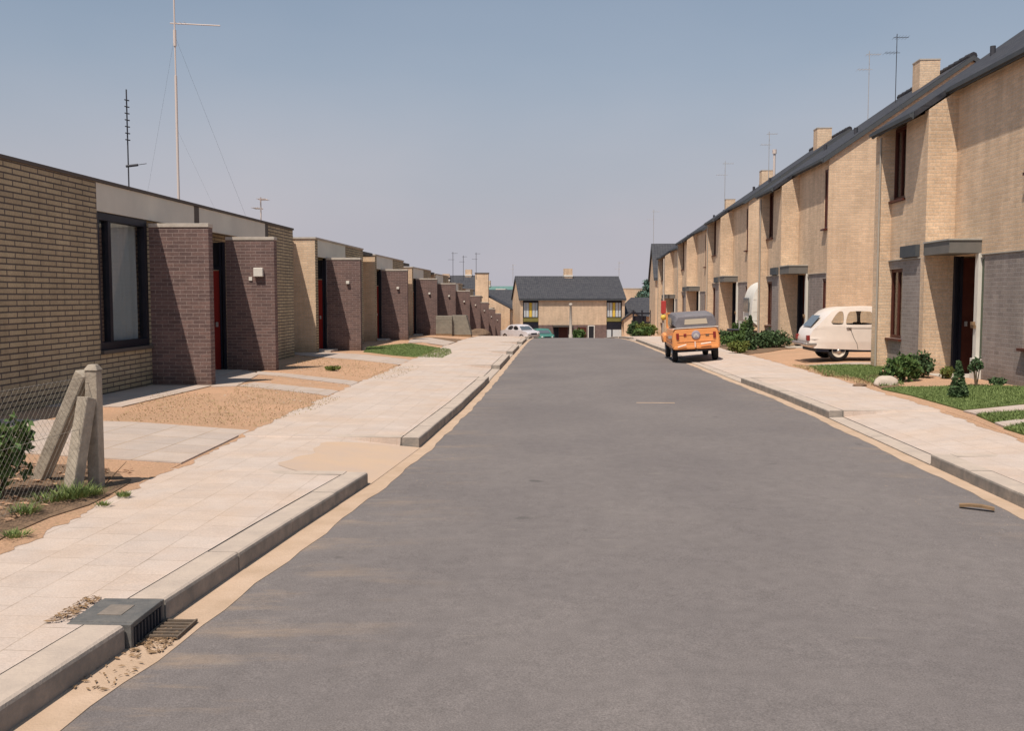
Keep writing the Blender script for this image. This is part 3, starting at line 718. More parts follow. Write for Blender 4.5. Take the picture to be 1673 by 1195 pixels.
for k in range(2): MB().box(2.75+k*.62, 3.25+k*.62, 1.17, 1.199, 6.1, 6.8).build('pane', M['room'], dm)
end_house('dark roof slope between the big chimney gable and the end house', (-10.4, 124, -4.4), R(0), 7, name='far_house', fancy=False, He=4.6, sl=.5)
# hipped house and wing on the right beyond the end house
hp = thing('hipped_house', 'low house with dark hipped roof between the end house and the right row', 'house', (7.2, 108, -4.2))
hw = MB(); hw.box(0, 9, .5, 8, -1, 3.6); hw.box(0, 2.0, -2.0, .5, -1, 2.9); hw.prism([(-.05, 2.9), (2.05, 2.9), (2.05, 3.2), (1.0, 4.0), (-.05, 3.2)], 'y', -2.0, -1.8); hw.build('wall', M['beige'], hp)
vv = [(-.6,-.1,3.5),(9.6,-.1,3.5),(9.6,8.6,3.5),(-.6,8.6,3.5),(1.2,4.2,5.6),(7.2,4.2,5.6)]
MB().add(vv, [(0,1,5,4),(1,2,5),(2,3,4,5),(3,0,4),(0,3,2,1)]).build('roof', M['tilesx'], hp)
MB().prism([(-.3,3.05),(1.0,4.1),(2.3,3.05),(2.3,3.2),(1.0,4.28),(-.3,3.2)], 'y', -2.2, 2.5).build('wing_roof', M['tilesx'], hp)
MB().box(1.5, 2.0, -2.02, -1.99, 0, 2.1).build('door', M['black'], hp)
wl = thing('far_garden_wall', 'long pale brick wall on the skyline behind the hipped house', 'wall', (6.5, 150, -4.4)); MB().box(0, 16, 0, .3, -1, 7.0).build('wall', M['beige'], wl); MB().box(-.05, 16.05, -.05, .35, 7.001, 7.15).build('coping', M['coping'], wl)

# ---------------------------------------------------------------- far street objects
lp = thing('lamp_post', 'pale concrete lamp post standing before the end house', 'lamp post', (1.38, 99, G(99)))
MB().lathe((0,0,0), [(.20,0),(.20,.9),(.14,1.0),(.12,3.8),(.17,3.85),(.17,4.05),(.0,4.1)], n=14).build('post', M['coping'], lp)
rp = thing('marker_post', 'slim post with a red box and yellow ball beside the orange open car', 'post', (7.1, 65.9, G(66)+.15))
MB().tube((0,0,0), (0,0,5.2), .05, 8).build('pole', M['coping'], rp)
MB().box(-.16,.16,-.1,.1,1.55,2.4).build('red_box', mat('red_box_paint', (.42,.05,.045), .6), rp, .02)
MB().lathe((0,-.02,1.3), [(.0,-.2),(.15,-.13),(.2,0),(.15,.13),(0,.2)], n=14).build('yellow_ball', mat('yellow_plastic', (.65,.45,.08), .5), rp)
pg_ = thing('pergola', 'dark timber pergola fence with rails beyond the right row', 'pergola', (6.6, 86, G(86)))
for k in range(5): MB().box(k*.75, k*.75+.12, 0, .12, -.2, 2.7).build('upright', M['black'], pg_)
for z in (1.55, 2.35): MB().box(-.1, 4.9, .125, .2, z, z+.14).build('rail', M['black'], pg_)
MB().box(0, 1.2, .21, .26, 0, 2.2).build('slatted_panel', M['black'], pg_)

def antenna(label, x, y, z0, h, kind='thin', m='dark_metal', r=.02, group=None):
    t = thing('tv_antenna', label, 'antenna', (x, y, z0), 0, group)
    MB().tube((0,0,-.1), (0,0,h), r, 8).build('mast', M[m], t)
    b = MB()
    if kind == 'tall':
        b.tube((-.10,0,h*.745), (1.0,.1,h*.745-.04), .014, 6)
        for k in range(3): b.tube((.05+k*.1,-.12,h*.745), (.05+k*.1,.12,h*.745), .004, 5)
        b.build('boom', M['pink_metal'], t)
        for yy in (.0, -.0): pass
        d = MB()
        for k in range(4): d.box(.12, .16, -.02, .02, h*.88+k*.22, h*.88+k*.22+.06)
        d.tube((.14,0,h*.86), (.14,0,h*.98), .008, 5); d.build('dipole', M['dark_metal'], t)
        g = MB(); g.tube((0,0,h*.7), (1.4,.6,0), .0016, 4); g.tube((0,0,h*.7), (-1.2,.8,0), .0016, 4); g.tube((0,0,h*.35), (1.2,-.8,0), .0016, 4); g.build('guy_wire', M['dark_metal'], t)
        MB().tube((0,0,-.1), (0,0,h*.55), r*1.6, 10).tube((0,0,h*.66), (0,0,h*.72), r*2, 8).build('lower_mast', M[m], t)
    elif kind == 'comb':
        for k in range(7): b.tube((-.02,-.06,h*.62+k*h*.05), (.03,.06,h*.62+k*h*.05), .014, 5)
        b.tube((-.05,0,h*.42), (.22,0,h*.43), .03, 6); b.tube((.2,0,h*.43), (.42,0,h*.44), .008, 5); b.tube((0,0,h*.14), (-.38,0,-.05), .012, 6); b.build('elements', M[m], t)
    else:
        L = h*.16
        b.tube((-L*.3,0,h*.95), (L,0,h*.95), r*.7, 6)
        for k in range(5): b.tube((-L*.2+k*L*.27,-.25,h*.95), (-L*.2+k*L*.27,.25,h*.95), r*.35, 4)
        b.build('upper_boom', M[m], t); b = MB()
        b.tube((-L,0,h*.74), (L*.3,0,h*.74), r*.7, 6)
        for k in range(4): b.tube((-L+k*L*.3,-.25,h*.74), (-L+k*L*.3,.25,h*.74), r*.35, 4)
        b.build('lower_boom', M[m], t)
    return t
antenna('tall pale mast with side arm and guy wires on the near bungalow roof', -8.56, 22, 3.3, 5.9, 'tall', 'pink_metal', .018)
antenna('short dark antenna with a bracing strut on the near bungalow roof', -9.7, 22, 3.3, 2.95, 'comb', 'dark_metal', .016)
antenna('thin pale antenna at the roof edge above the second porch wall', -7.35, 24.2, 3.0, 1.05, 'thin', 'pink_metal', .018)
for px, yb, yt, Y, lab in ((740,455,412,90,'leftmost of three thin antennas above the far end of the left row'), (757,452,418,92,'middle one of three thin antennas above the far end of the left row'), (778,450,413,95,'rightmost of three thin antennas above the far left row, beside the big chimney'),
        (838,457,432,109,'thin antenna at the left end of the end house ridge'), (1010,470,428,130,'thin faint antenna right of the end house'),
        (1065,400,345,84,'thin antenna on the ridge of the farthest right house'), (1178,345,268,58,'antenna with several arms above the middle of the right row'),
        (1247,292,222,47,'faint antenna just beside the small metal flue'), (1401,195,98,36.5,'faint pale antenna left of the dark two-armed one on the right'), (1443,170,72,33.5,'dark antenna with two arms left of the nearest brick chimney')):
    x = (px-910)/1600*Y*1.0; x += 0
    zb = 1.62-(yb-483)/1600*Y; ztp = 1.62-(yt-483)/1600*Y
    antenna(lab, x, Y, zb-.3, ztp-zb+.3, 'thin', 'dark_metal' if px in (1443, 740, 757, 778) else 'metal', .008+.00014*Y)

# ---------------------------------------------------------------- plants
def foliage(mb, c, rad, n, ls, r, shape='ball'):
    for _ in range(n):
        if shape == 'cone':
            t = r.random()**1.6; a = r.uniform(0, 6.283); rr = rad[0]*(1-t)*r.uniform(.35, 1.05)+.02
            p = Vector((c[0]+rr*math.cos(a), c[1]+rr*math.sin(a), c[2]+t*rad[2]))
        else:
            while True:
                q = Vector((r.uniform(-1,1), r.uniform(-1,1), r.uniform(-1,1)))
                if q.length <= 1: break
            q = q*(.55+.45*q.length); k = .72+.5*noise.noise(Vector((q.x*2.1+c[0], q.y*2.1+c[1], q.z*2.1)))
            p = Vector((c[0]+q.x*rad[0]*k*1.2, c[1]+q.y*rad[1]*k*1.2, c[2]+q.z*rad[2]*k*1.15))
        d = Vector((r.gauss(0,1), r.gauss(0,1), r.gauss(0,.7)+.3)).normalized(); u = d.orthogonal().normalized(); v = d.cross(u)
        s = ls*r.uniform(.45, 1.5); a = r.uniform(0, 6.28); u, v = u*math.cos(a)+v*math.sin(a), v*math.cos(a)-u*math.sin(a)
        mb.add([p-u*s, p-v*s*.5, p+u*s, p+v*s*.5], [(0,1,2,3)])
def shrub(name, label, x, y, rad, n, ls, m='leaf', seed=1, z=None, shape='ball', cat='shrub', group=None, dz=0):
    z = T(x, y) if z is None else z
    t = thing(name, label, cat, (x, y, z), 0, group); r = random.Random(seed); mb = MB()
    if shape == 'cone': foliage(mb, (0,0,.06), rad, n, ls, r, 'cone')
    else:
        foliage(mb, (0,0,rad[2]*.95+dz), rad, n, ls, r)
        for k in range(4):
            a = r.uniform(0, 6.28); foliage(mb, (math.cos(a)*rad[0]*.7, math.sin(a)*rad[1]*.7, rad[2]*r.uniform(.5,1.5)+dz), (rad[0]*.5, rad[1]*.5, rad[2]*.5), n//8, ls, r)
    mb.build('foliage', M[m], t, fix=False)
    b = MB()
    for k in range(5):
        a = r.uniform(0, 6.28); b.tube((0,0,-.05), (math.cos(a)*rad[0]*.5, math.sin(a)*rad[1]*.5, (rad[2]*1.1 if shape != 'cone' else rad[2]*.3)+dz), .012+rad[2]*.015, 5, .005)
    b.build('stems', M['bark'], t); return t
shrub('garden_shrub', 'leafy green shrub cut by the left edge beside the concrete fence post', -4.22, 7.15, (.22,.3,.33), 700, .035, 'leaf', 11)
gx = gpt(1465, 625); shrub('garden_shrub', 'bushy green shrub before the step in the near gabled house wall', gx[0]+.1, 18.6, (.32,.30,.29), 1000, .05, 'leaf', 12)
shrub('garden_shrub', 'lower dark green shrub right of the bushy shrub by the near house wall', 7.05, 19.2, (.22,.3,.28), 700, .04, 'leafdark', 13)
shrub('garden_shrub', 'small yellowish plant at the foot of the sunlit porch pier', 7.4, 18.9, (.14,.14,.13), 350, .03, 'leafyel', 14)
shrub('garden_shrub', 'small round plant beside the white porch post', 7.6, 17.2, (.13,.13,.08), 350, .03, 'leafdark', 15)
cx = gpt(1565, 652); shrub('dwarf_conifer', 'small dark cone shaped conifer standing in the near lawn', cx[0], cx[1], (.125,.125,.52), 1300, .028, 'leafdark', 16, shape='cone', cat='conifer')
shrub('garden_shrub', 'dark spiky plant just behind the dwarf conifer', 7.15, 17.0, (.12,.12,.14), 260, .03, 'leafdark', 26, dz=.25)
for i, (px, py, w, h, m, sh, lab) in enumerate([
    (1225,573,.42,1.05,'leafdark','cone','dark columnar conifer before the white caravan'),
    (1205,556,.22,.5,'leaf','ball','small slender bush left of the columnar conifer'),
    (1197,566,.6,.3,'leaf','ball','low green bush at the left end of the second garden'),
    (1262,568,.75,.42,'leafdark','ball','wide dark green bush right of the columnar conifer'),
    (1243,570,.45,.33,'leafdark','ball','dense low bush touching the columnar conifer'),
    (1207,577,.35,.24,'leafyel','ball','yellow green bush nearest the pavement in the second garden'),
    (1287,565,.2,.17,'leaf','ball','tiny bush at the right end of the second garden'),
    (1181,562,.4,.35,'leafdark','ball','dark bush directly behind the orange open car'),
    (1218,560,.3,.6,'leaf','ball','upright leafy bush behind the columnar conifer')]):
    x, y = gpt(px, py)
    if sh == 'cone': shrub('columnar_conifer', lab, x, y, (w*.45,w*.45,h), 1400, .05, m, 40+i, shape='cone', cat='conifer')
    else: shrub('garden_shrub', lab, x, y, (w*.9,w*.7,h*.8), 1000, .05, m, 40+i)
for i, (px, py, w, h, m, lab) in enumerate([(1052,549,.8,.45,'leaf','low shrub nearest the kerb crest beyond the right row'), (1066,545,.7,.55,'leafyel','pale green shrub beside the marker post with the red box'), (1060,538,.6,.7,'leafyel','tall flowering shrub before the dark pergola'), (1047,536,.5,.8,'leafdark','dark shrub at the left end of the rockery')]):
    x, y = (px-910)/1600*62, 62+i*2.2; shrub('garden_shrub', lab, x, y, (w*.8,w*.65,h*.75), 700, .09, m, 60+i)
shrub('garden_shrub', 'round green shrub before the door of the end house', 2.35, 102, (.7,.6,.85), 900, .14, 'leaf', 70, z=G(102))
shrub('garden_shrub', 'green bush in the dark recess behind the stacked slabs', -6.5, 50.6, (.5,.5,.55), 700, .06, 'leafdark', 71)
shrub('garden_shrub', 'small low weed on the sandy plot before the brown porch wall', -4.9, 21.2, (.18,.2,.06), 250, .03, 'leafyel', 72)
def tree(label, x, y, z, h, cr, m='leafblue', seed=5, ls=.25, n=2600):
    t = thing('tree', label, 'tree', (x, y, z)); r = random.Random(seed)
    b = MB(); b.tube((0,0,-.3), (0,0,h*.6), .22, 8, .12)
    for k in range(6):
        a = r.uniform(0, 6.28); b.tube((0,0,h*(.3+.05*k)), (cr*.6*math.cos(a), cr*.6*math.sin(a), h*(.55+.06*k)), .09, 6, .03)
    b.build('trunk', M['bark'], t); mb = MB()
    for k in range(9):
        a = r.uniform(0, 6.28); q = r.uniform(.1, .7); foliage(mb, (cr*q*math.cos(a), cr*q*math.sin(a), h*r.uniform(.5,.88)), (cr*.5,)*2+(cr*.42,), n//9, ls, r)
    mb.build('crown', M[m], t, fix=False)
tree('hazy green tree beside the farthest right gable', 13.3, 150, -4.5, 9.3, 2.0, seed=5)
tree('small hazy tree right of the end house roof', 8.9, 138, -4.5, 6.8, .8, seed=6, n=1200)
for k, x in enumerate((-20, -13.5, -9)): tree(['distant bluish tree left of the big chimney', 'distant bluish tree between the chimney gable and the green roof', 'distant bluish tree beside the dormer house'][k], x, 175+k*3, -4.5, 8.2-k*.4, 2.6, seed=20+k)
# grass tufts by the fence post
def tuft(label, x, y, n, h, rad, m='grass', seed=1):
    t = random.Random(seed); mb = MB(); z = T(x, y)
    for _ in range(n):
        a = t.uniform(0, 6.28); rr = rad*t.random()**.5; bx, by = rr*math.cos(a), rr*math.sin(a); dx, dy = .006*math.cos(a+1.5), .006*math.sin(a+1.5)
        mb.add([(bx-dx,by-dy,0),(bx+dx,by+dy,0),(bx*1.4+t.gauss(0,h*.4),by*1.4+t.gauss(0,h*.4),h*t.uniform(.5,1.2))], [(0,1,2)])
    o = mb.build('grass_tuft', M[m], fix=False); o.location = (x, y, z+.02); return tag(o, label, 'grass tuft')
for i, (px, py, n, h, rad, lab) in enumerate([(118,815,260,.09,.16,'green grass tuft at the foot of the nearer slanting strut'), (85,822,160,.06,.14,'grass tuft left of the nearer strut foot'), (42,843,140,.06,.1,'grass tuft on the pavement edge below the shrub'),
        (203,816,110,.04,.05,'small isolated green tuft on the pavement right of the fence post'), (168,831,60,.03,.05,'faint tiny tuft on the pavement just below the fence post'), (28,882,110,.04,.08,'yellowish tuft at the pavement edge by the left photo edge'), (150,812,120,.06,.1,'grass between the two struts and the fence post')]):
    x, y = gpt(px, py); tuft(lab, x, y, n, h, rad, 'grass', 80+i)

# ---------------------------------------------------------------- fence corner post with struts and chain link
px_, py_ = gpt(158, 797); zp = T(px_, py_)
fp = thing('fence_post', 'weathered concrete corner post braced by two slanting struts', 'fence post', (px_, py_, zp))
p = MB(); p.box(-.05, .05, -.05, .05, -.1, .95); p.add([(-.06,-.06,.951),(.06,-.06,.951),(.06,.06,.951),(-.06,.06,.951),(-.03,-.03,1.0),(.03,-.03,1.0),(.03,.03,1.0),(-.03,.03,1.0)], [(0,3,2,1),(4,5,6,7),(0,1,5,4),(1,2,6,5),(2,3,7,6),(3,0,4,7)])
p.build('post', M['concrete_old'], fp, .008)
def strut(b, top):
    m = MB(); m.add([], []); b = Vector(b); top = Vector(top); d = (top-b).normalized(); s = d.cross(Vector((0,0,1))).normalized()*.053; u = s.cross(d).normalized()*.053
    vs = [b-s-u, b+s-u, b+s+u, b-s+u, top-s-u, top+s-u, top+s+u, top-s+u]
    m.add(vs, [(0,3,2,1),(4,5,6,7),(0,1,5,4),(1,2,6,5),(2,3,7,6),(3,0,4,7)]); m.build('strut', M['concrete_old'], fp, .008)
s1 = gpt(116, 806); s2 = gpt(60, 784)
strut((s1[0]-px_, s1[1]-py_, -.04), (-.02, -.075, .74)); strut((s2[0]-px_, s2[1]-py_, -.04), (-.07, .0, .93))
cl = thing('chain_link_fence', 'rusty thin chain link mesh running from the corner post out of the left edge', 'fence', (px_-.03, py_-.07, zp))
m = MB(); Lf = 3.6; hf = .88; st = .062
k = -hf
while k < Lf:
    for sgn in (1, -1):
        a0, a1 = max(0, k), min(Lf, k+hf)
        if a1 > a0:
            z0, z1 = (a0-k, a1-k) if sgn > 0 else (hf-(a0-k), hf-(a1-k))
            m.tube((.003*sgn-a0*.02, -a0, .03+z0), (.003*sgn-a1*.02, -a1, .03+z1), .0009, 3)
    k += st
m.build('mesh', M['wire'], cl)
m = MB()
for z in (.05, .5, .9): m.tube((0,0,z), (-Lf*.02,-Lf,z), .002, 4)
m.build('line_wire', M['wire'], cl)
tw = MB(); tx, ty = px_+.06, py_+.02; tw.tube((0,0,.02), (.16,.05,.2), .005, 5, .002); o = tw.build('twig', M['bark']); o.location = (tx, ty, zp); tag(o, 'thin bare twig leaning at the foot of the fence post', 'twig')

# ---------------------------------------------------------------- gully in the kerb
gy0, gy1 = 4.40, 4.79; k0 = KL(4.6); gg = G(4.6)
gl = thing('gully', 'iron gully inlet set in the near kerb with barred mouth and concrete lid', 'gully', (k0, 4.595, gg))
w = gy1-gy0; a, b = -w/2, w/2
m = MB(); m.box(-.30, .01, a, a+.03, .0, .125); m.box(-.30, .01, b-.03, b, .0, .125); m.box(-.30, .01, a+.03, b-.03, .10, .128); m.box(-.30, -.26, a+.03, b-.03, 0, .10); m.build('frame', M['gullyiron'] if 'gullyiron' in M else grain('gully_iron', (.10,.10,.10), (.16,.15,.14), 12, .6, .4), gl, .004)
MB().box(-.21, -.09, a+.12, b-.12, .1285, .131).build('lid_infill', grain('lid_infill', (.24,.20,.17), (.18,.155,.135), 20), gl)
m = MB()
for i in range(9): m.box(-.005, .012, a+.045+i*(w-.09)/8-.006, a+.045+i*(w-.09)/8+.006, .005, .099)
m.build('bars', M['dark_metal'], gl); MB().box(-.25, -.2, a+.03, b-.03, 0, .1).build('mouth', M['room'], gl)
gr_ = thing('gutter_grate', 'small rusty slotted grate in the gutter below the kerb inlet', 'grate', (k0+.10, 4.66, gg+.012))
m = MB()
for i in range(6): m.box(-.07, .07, -.12+i*.045, -.12+i*.045+.018, -.002, .012)
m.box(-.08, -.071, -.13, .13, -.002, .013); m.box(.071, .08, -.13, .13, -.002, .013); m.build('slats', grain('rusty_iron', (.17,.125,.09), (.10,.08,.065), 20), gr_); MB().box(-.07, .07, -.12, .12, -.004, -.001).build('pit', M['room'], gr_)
def debris(label, poly, n, seed, m='wood', s=.012, z=lambda x, y: G(y)+.012):
    r = random.Random(seed); mb = MB()
    for _ in range(n):
        u, v = r.random(), r.random(); x = poly[0]+(poly[1]-poly[0])*u; y = poly[2]+(poly[3]-poly[2])*v; a = r.uniform(0, 6.28); l = s*r.uniform(.5, 2)
        dx, dy = l*math.cos(a), l*math.sin(a); zz = z(x, y); mb.add([(x-dx,y-dy,zz),(x+dy*.3,y-dx*.3,zz+s*.5),(x+dx,y+dy,zz+s*.3),(x-dy*.3,y+dx*.3,zz+s*.2)], [(0,1,2,3)])
    o = mb.build('litter', M[m], fix=False); return tag(o, label, None, None, 'stuff')
debris('dry leaves and grit before the gully mouth', (k0+.02, k0+.17, 4.35, 4.75), 260, 1)
debris('grit along the back of the gully lid', (k0-.40, k0-.31, 4.40, 4.80), 160, 2, z=lambda x, y: G(y)+.13)
debris('scattered dry leaves in the left gutter', (k0-.1, k0+.16, 3.9, 4.35), 60, 3)
debris('small stones and clods on the bare near plot', (-6.8, -3.9, 12.5, 24), 420, 31, 'stone', .016, lambda x, y: T(x, y)+.004)
debris('clods of earth in the garden bed by the fence post', (-5.4, -3.7, 6.2, 8.5), 500, 32, 'soil', .03, lambda x, y: T(x, y)+.01)
debris('small stones in the drive behind the white car', (5.9, 8.2, 21, 24.4), 200, 33, 'stone', .014, lambda x, y: T(x, y)+.004)
# scattered sand grains and pebbles on the road edges
debris('grit spread on the carriageway at the sandy ramp', (-1.5, -.9, 8.4, 11.2), 260, 4, 'gutter', .004, lambda x, y: G(y)+.02)
debris('grit spread at the right edge of the carriageway', (2.9, 3.6, 6.0, 9.5), 260, 5, 'gutter', .004, lambda x, y: G(y)+.02)
m = MB(); pts = [(0,0,0),(.08,-.02,.012),(.16,-.035,.014),(.25,-.04,0)]
for q0, q1 in zip(pts, pts[1:]):
    a, b = Vector(q0), Vector(q1); m.add([a+Vector((0,-.03,.0)), b+Vector((0,-.03,.0)), b+Vector((0,.03,.0)), a+Vector((0,.03,.0)), a+Vector((0,-.03,.02)), b+Vector((0,-.03,.02)), b+Vector((0,.03,.02)), a+Vector((0,.03,.02))], [(0,3,2,1),(4,5,6,7),(0,1,5,4),(1,2,6,5),(2,3,7,6),(3,0,4,7)])
o = m.build('wood_strip', M['wood']); qx, qy = gpt(1568, 806); o.location = (qx, qy, G(qy)+.02); o.rotation_euler = (0, 0, R(-22)); tag(o, 'curled brown strip of wood lying in the right gutter', 'wood strip')
o = MB().box(0, .62, -.03, .03, 0, .004).build('road_marking', M['gutter']); o.location = (1.29, 15.9, G(15.9)+.03); tag(o, kind='structure')

# stacked grey slabs on pallets
for nm, x, y, wd, dp, h, lab in (('slab_stack', -5.55, 48.3, .8, .8, .98, 'square stack of grey paving slabs, left one of the two by the porch walls'), ('slab_stack', -4.72, 48.5, .98, .8, 1.05, 'grey paving slab stack with a sloping side, right one of the two')):
    t = thing(nm, lab, 'slab stack', (x, y, T(x, y)), 0, 'stacks of grey paving slabs')
    n = 14
    for k in range(n):
        s = 0 if x < -5 else .26*k/n
        MB().box(-wd/2, wd/2-s, -dp/2, dp/2, .1+k*(h-.1)/n+.003, .1+(k+1)*(h-.1)/n).build('slab', M['kerb'] if False else mat_slab if k else mat_slab, t) if False else None
    m = MB()
    for k in range(n):
        s = 0 if x < -5 else .26*k/n
        m.box(-wd/2+rnd.uniform(0,.01), wd/2-s-rnd.uniform(0,.01), -dp/2+rnd.uniform(0,.01), dp/2, .1+k*(h-.1)/n+.006, .1+(k+1)*(h-.1)/n)
    m.build('slabs', grain('grey_slabs', (.30,.27,.22), (.22,.20,.17), 5, .95, .4), t)
    m = MB()
    for k in range(3): m.box(-wd/2, wd/2, -dp/2+k*dp/3, -dp/2+k*dp/3+.1, 0, .095)
    m.build('pallet', M['wood'], t)

# sandy mound
def mound(name, label, cat, c, rad, h, m, seed=1, rough=.3):
    bm = bmesh.new(); bmesh.ops.create_icosphere(bm, subdivisions=4, radius=1)
    for v in bm.verts:
        n = noise.noise(v.co*1.7+Vector((seed, 0, 0)))*rough+noise.noise(v.co*5+Vector((seed, 3, 0)))*rough*.3
        v.co = Vector((v.co.x*rad[0], v.co.y*rad[1], v.co.z*h))*(1+n)
    me = bpy.data.meshes.new(name); bm.to_mesh(me); bm.free(); me.materials.append(m)
    for p_ in me.polygons: p_.use_smooth = True
    o = bpy.data.objects.new(name, me); scn.collection.objects.link(o); o.location = c; return tag(o, label, cat)
mound('sand_mound', 'low heap of earth on the plot past the stacked slabs', 'mound', (-4.6, 58, G(58)+.18), (1.4, 4.2, .32), .32, M['soil'], 3) if False else mound('earth_mound', 'low heap of earth on the plot past the stacked slabs', 'mound', (-4.7, 56, G(56)+.15), (.9, 3.5), .35, M['darksoil'], 3)
bx_, by_ = gpt(1448, 630); mound('boulder', 'rounded pale boulder at the corner of the near lawn', 'boulder', (bx_, by_, T(bx_, by_)+.03), (.22, .17), .15, M['stone'], 5, .12)
bx_, by_ = gpt(1405, 632); mound('small_rock', 'small brownish rock left of the pale boulder', 'rock', (bx_, by_, T(bx_, by_)), (.14, .1), .06, M['darksoil'], 6, .3)

# lawns and beds on the right
L1 = pg((1440,637),(1490,648),(1574,672),(1673,662),(1800,652),(1800,625),(1673,634),(1600,631),(1530,634),(1470,634))
patch('lawn', M['lawn'], L1, .02); blades('grass', L1, 16000, .035, M['grass'], 'green lawn in front of the near gabled house', 5)
L2 = pg((1595,680),(1625,693),(1800,680),(1800,668),(1673,674)); patch('lawn', M['lawn'], L2, .02); blades('grass', L2, 5000, .045, M['grass'], 'narrow lawn strip between the stepping paths', 6)
L3 = pg((1640,702),(1673,712),(1800,715),(1800,690),(1673,696)); patch('lawn', M['lawn'], L3, .02); blades('grass', L3, 3500, .05, M['grass'], 'lawn corner nearest the camera on the right', 7)
patch('path', M['slabs'], pg((1574,674),(1596,680),(1673,673),(1800,666),(1800,657),(1673,664)), .024)
patch('path', M['slabs'], pg((1606,687),(1640,701),(1673,695),(1800,688),(1800,682),(1673,677)) if False else pg((1625,694),(1642,701),(1673,696),(1800,690),(1800,682),(1673,687)), .026)
L4 = pg((1320,599),(1345,612),(1400,618),(1437,612),(1445,600),(1380,597)); patch('lawn', M['lawn'], L4, .02); blades('grass', L4, 7000, .035, M['grass'], 'small lawn beside the parked white car', 8)
patch('garden_bed', M['darksoil'], wob(pg((1345,614),(1400,620),(1440,636),(1470,633),(1445,612)), .04, 4, 3), .016)
patch('driveway', M['slabs'], [(6.0,23.3),(9.5,23.3),(9.5,24.0),(6.0,24.0)], .018)
blades('weeds', pg((1340,614),(1400,620),(1440,634),(1480,630),(1440,612)), 1200, .06, M['grass'], None, 21)
blades('dry_grass', pg((1290,597),(1340,612),(1420,632),(1436,630),(1330,600)), 1200, .04, M['drygrass'], None, 22)
patch('garden_bed', M['darksoil'], wob(pg((1172,566),(1205,580),(1240,578),(1300,570),(1290,562),(1200,556)), .08, 4, 6), .016)
# ---------------------------------------------------------------- vehicles
def paint(name, c, rough=.35): 
    m = mat(name, c, rough, .5); n = N(m); co = n.coord()
    n.col(n.mix(n.ramp(n.noise(co, 2.5, 4), [(.3, .0), (.7, 1.)]), c, tuple(v*.88 for v in c))); m.node_tree.nodes['Principled BSDF'].inputs['Coat Weight'].default_value = .3; return m
M['cream'] = paint('cream_car_paint', (.84,.735,.655)); M['orange'] = paint('orange_car_paint', (.80,.32,.10), .5)
M['softtop'] = grain('grey_canvas', (.20,.185,.20), (.15,.14,.15), 6, .9, .3); M['guard'] = mat('pale_bumper_paint', (.80,.56,.44), .6); M['tyre'] = grain('tyre_rubber', (.02,.02,.022), (.035,.034,.035), 10, .9, .3)
M['chrome'] = mat('bright_trim', (.55,.52,.50), .3, .5, .8); M['lens'] = mat('red_lens', (.22,.025,.02), .35); M['clearplastic'] = mat('clouded_plastic', (.50,.42,.32), .35)
M['carglass'] = mat('car_glass', (.10,.12,.14), .08, .6); M['rim'] = paint('cream_wheel_paint', (.66,.58,.48), .5)
def curvefill(outer, holes):
    cu = bpy.data.curves.new('outline', 'CURVE'); cu.dimensions = '2D'; cu.fill_mode = 'BOTH'
    for ring in [outer]+holes:
        sp = cu.splines.new('POLY'); sp.points.add(len(ring)-1); sp.use_cyclic_u = True
        for i, p in enumerate(ring): sp.points[i].co = (p[0], p[1], 0, 1)
    ob = bpy.data.objects.new('outline', cu); me = bpy.data.meshes.new_from_object(ob); bpy.data.objects.remove(ob); bpy.data.curves.remove(cu)
    bm = bmesh.new(); bm.from_mesh(me); bpy.data.meshes.remove(me); return bm
def smooth_ring(r, n=2):
    for _ in range(n):
        out = []
        for i in range(len(r)):
            a, b = r[i], r[(i+1) % len(r)]
            out += [(a[0]*.75+b[0]*.25, a[1]*.75+b[1]*.25), (a[0]*.25+b[0]*.75, a[1]*.25+b[1]*.75)]
        r = out
    return r
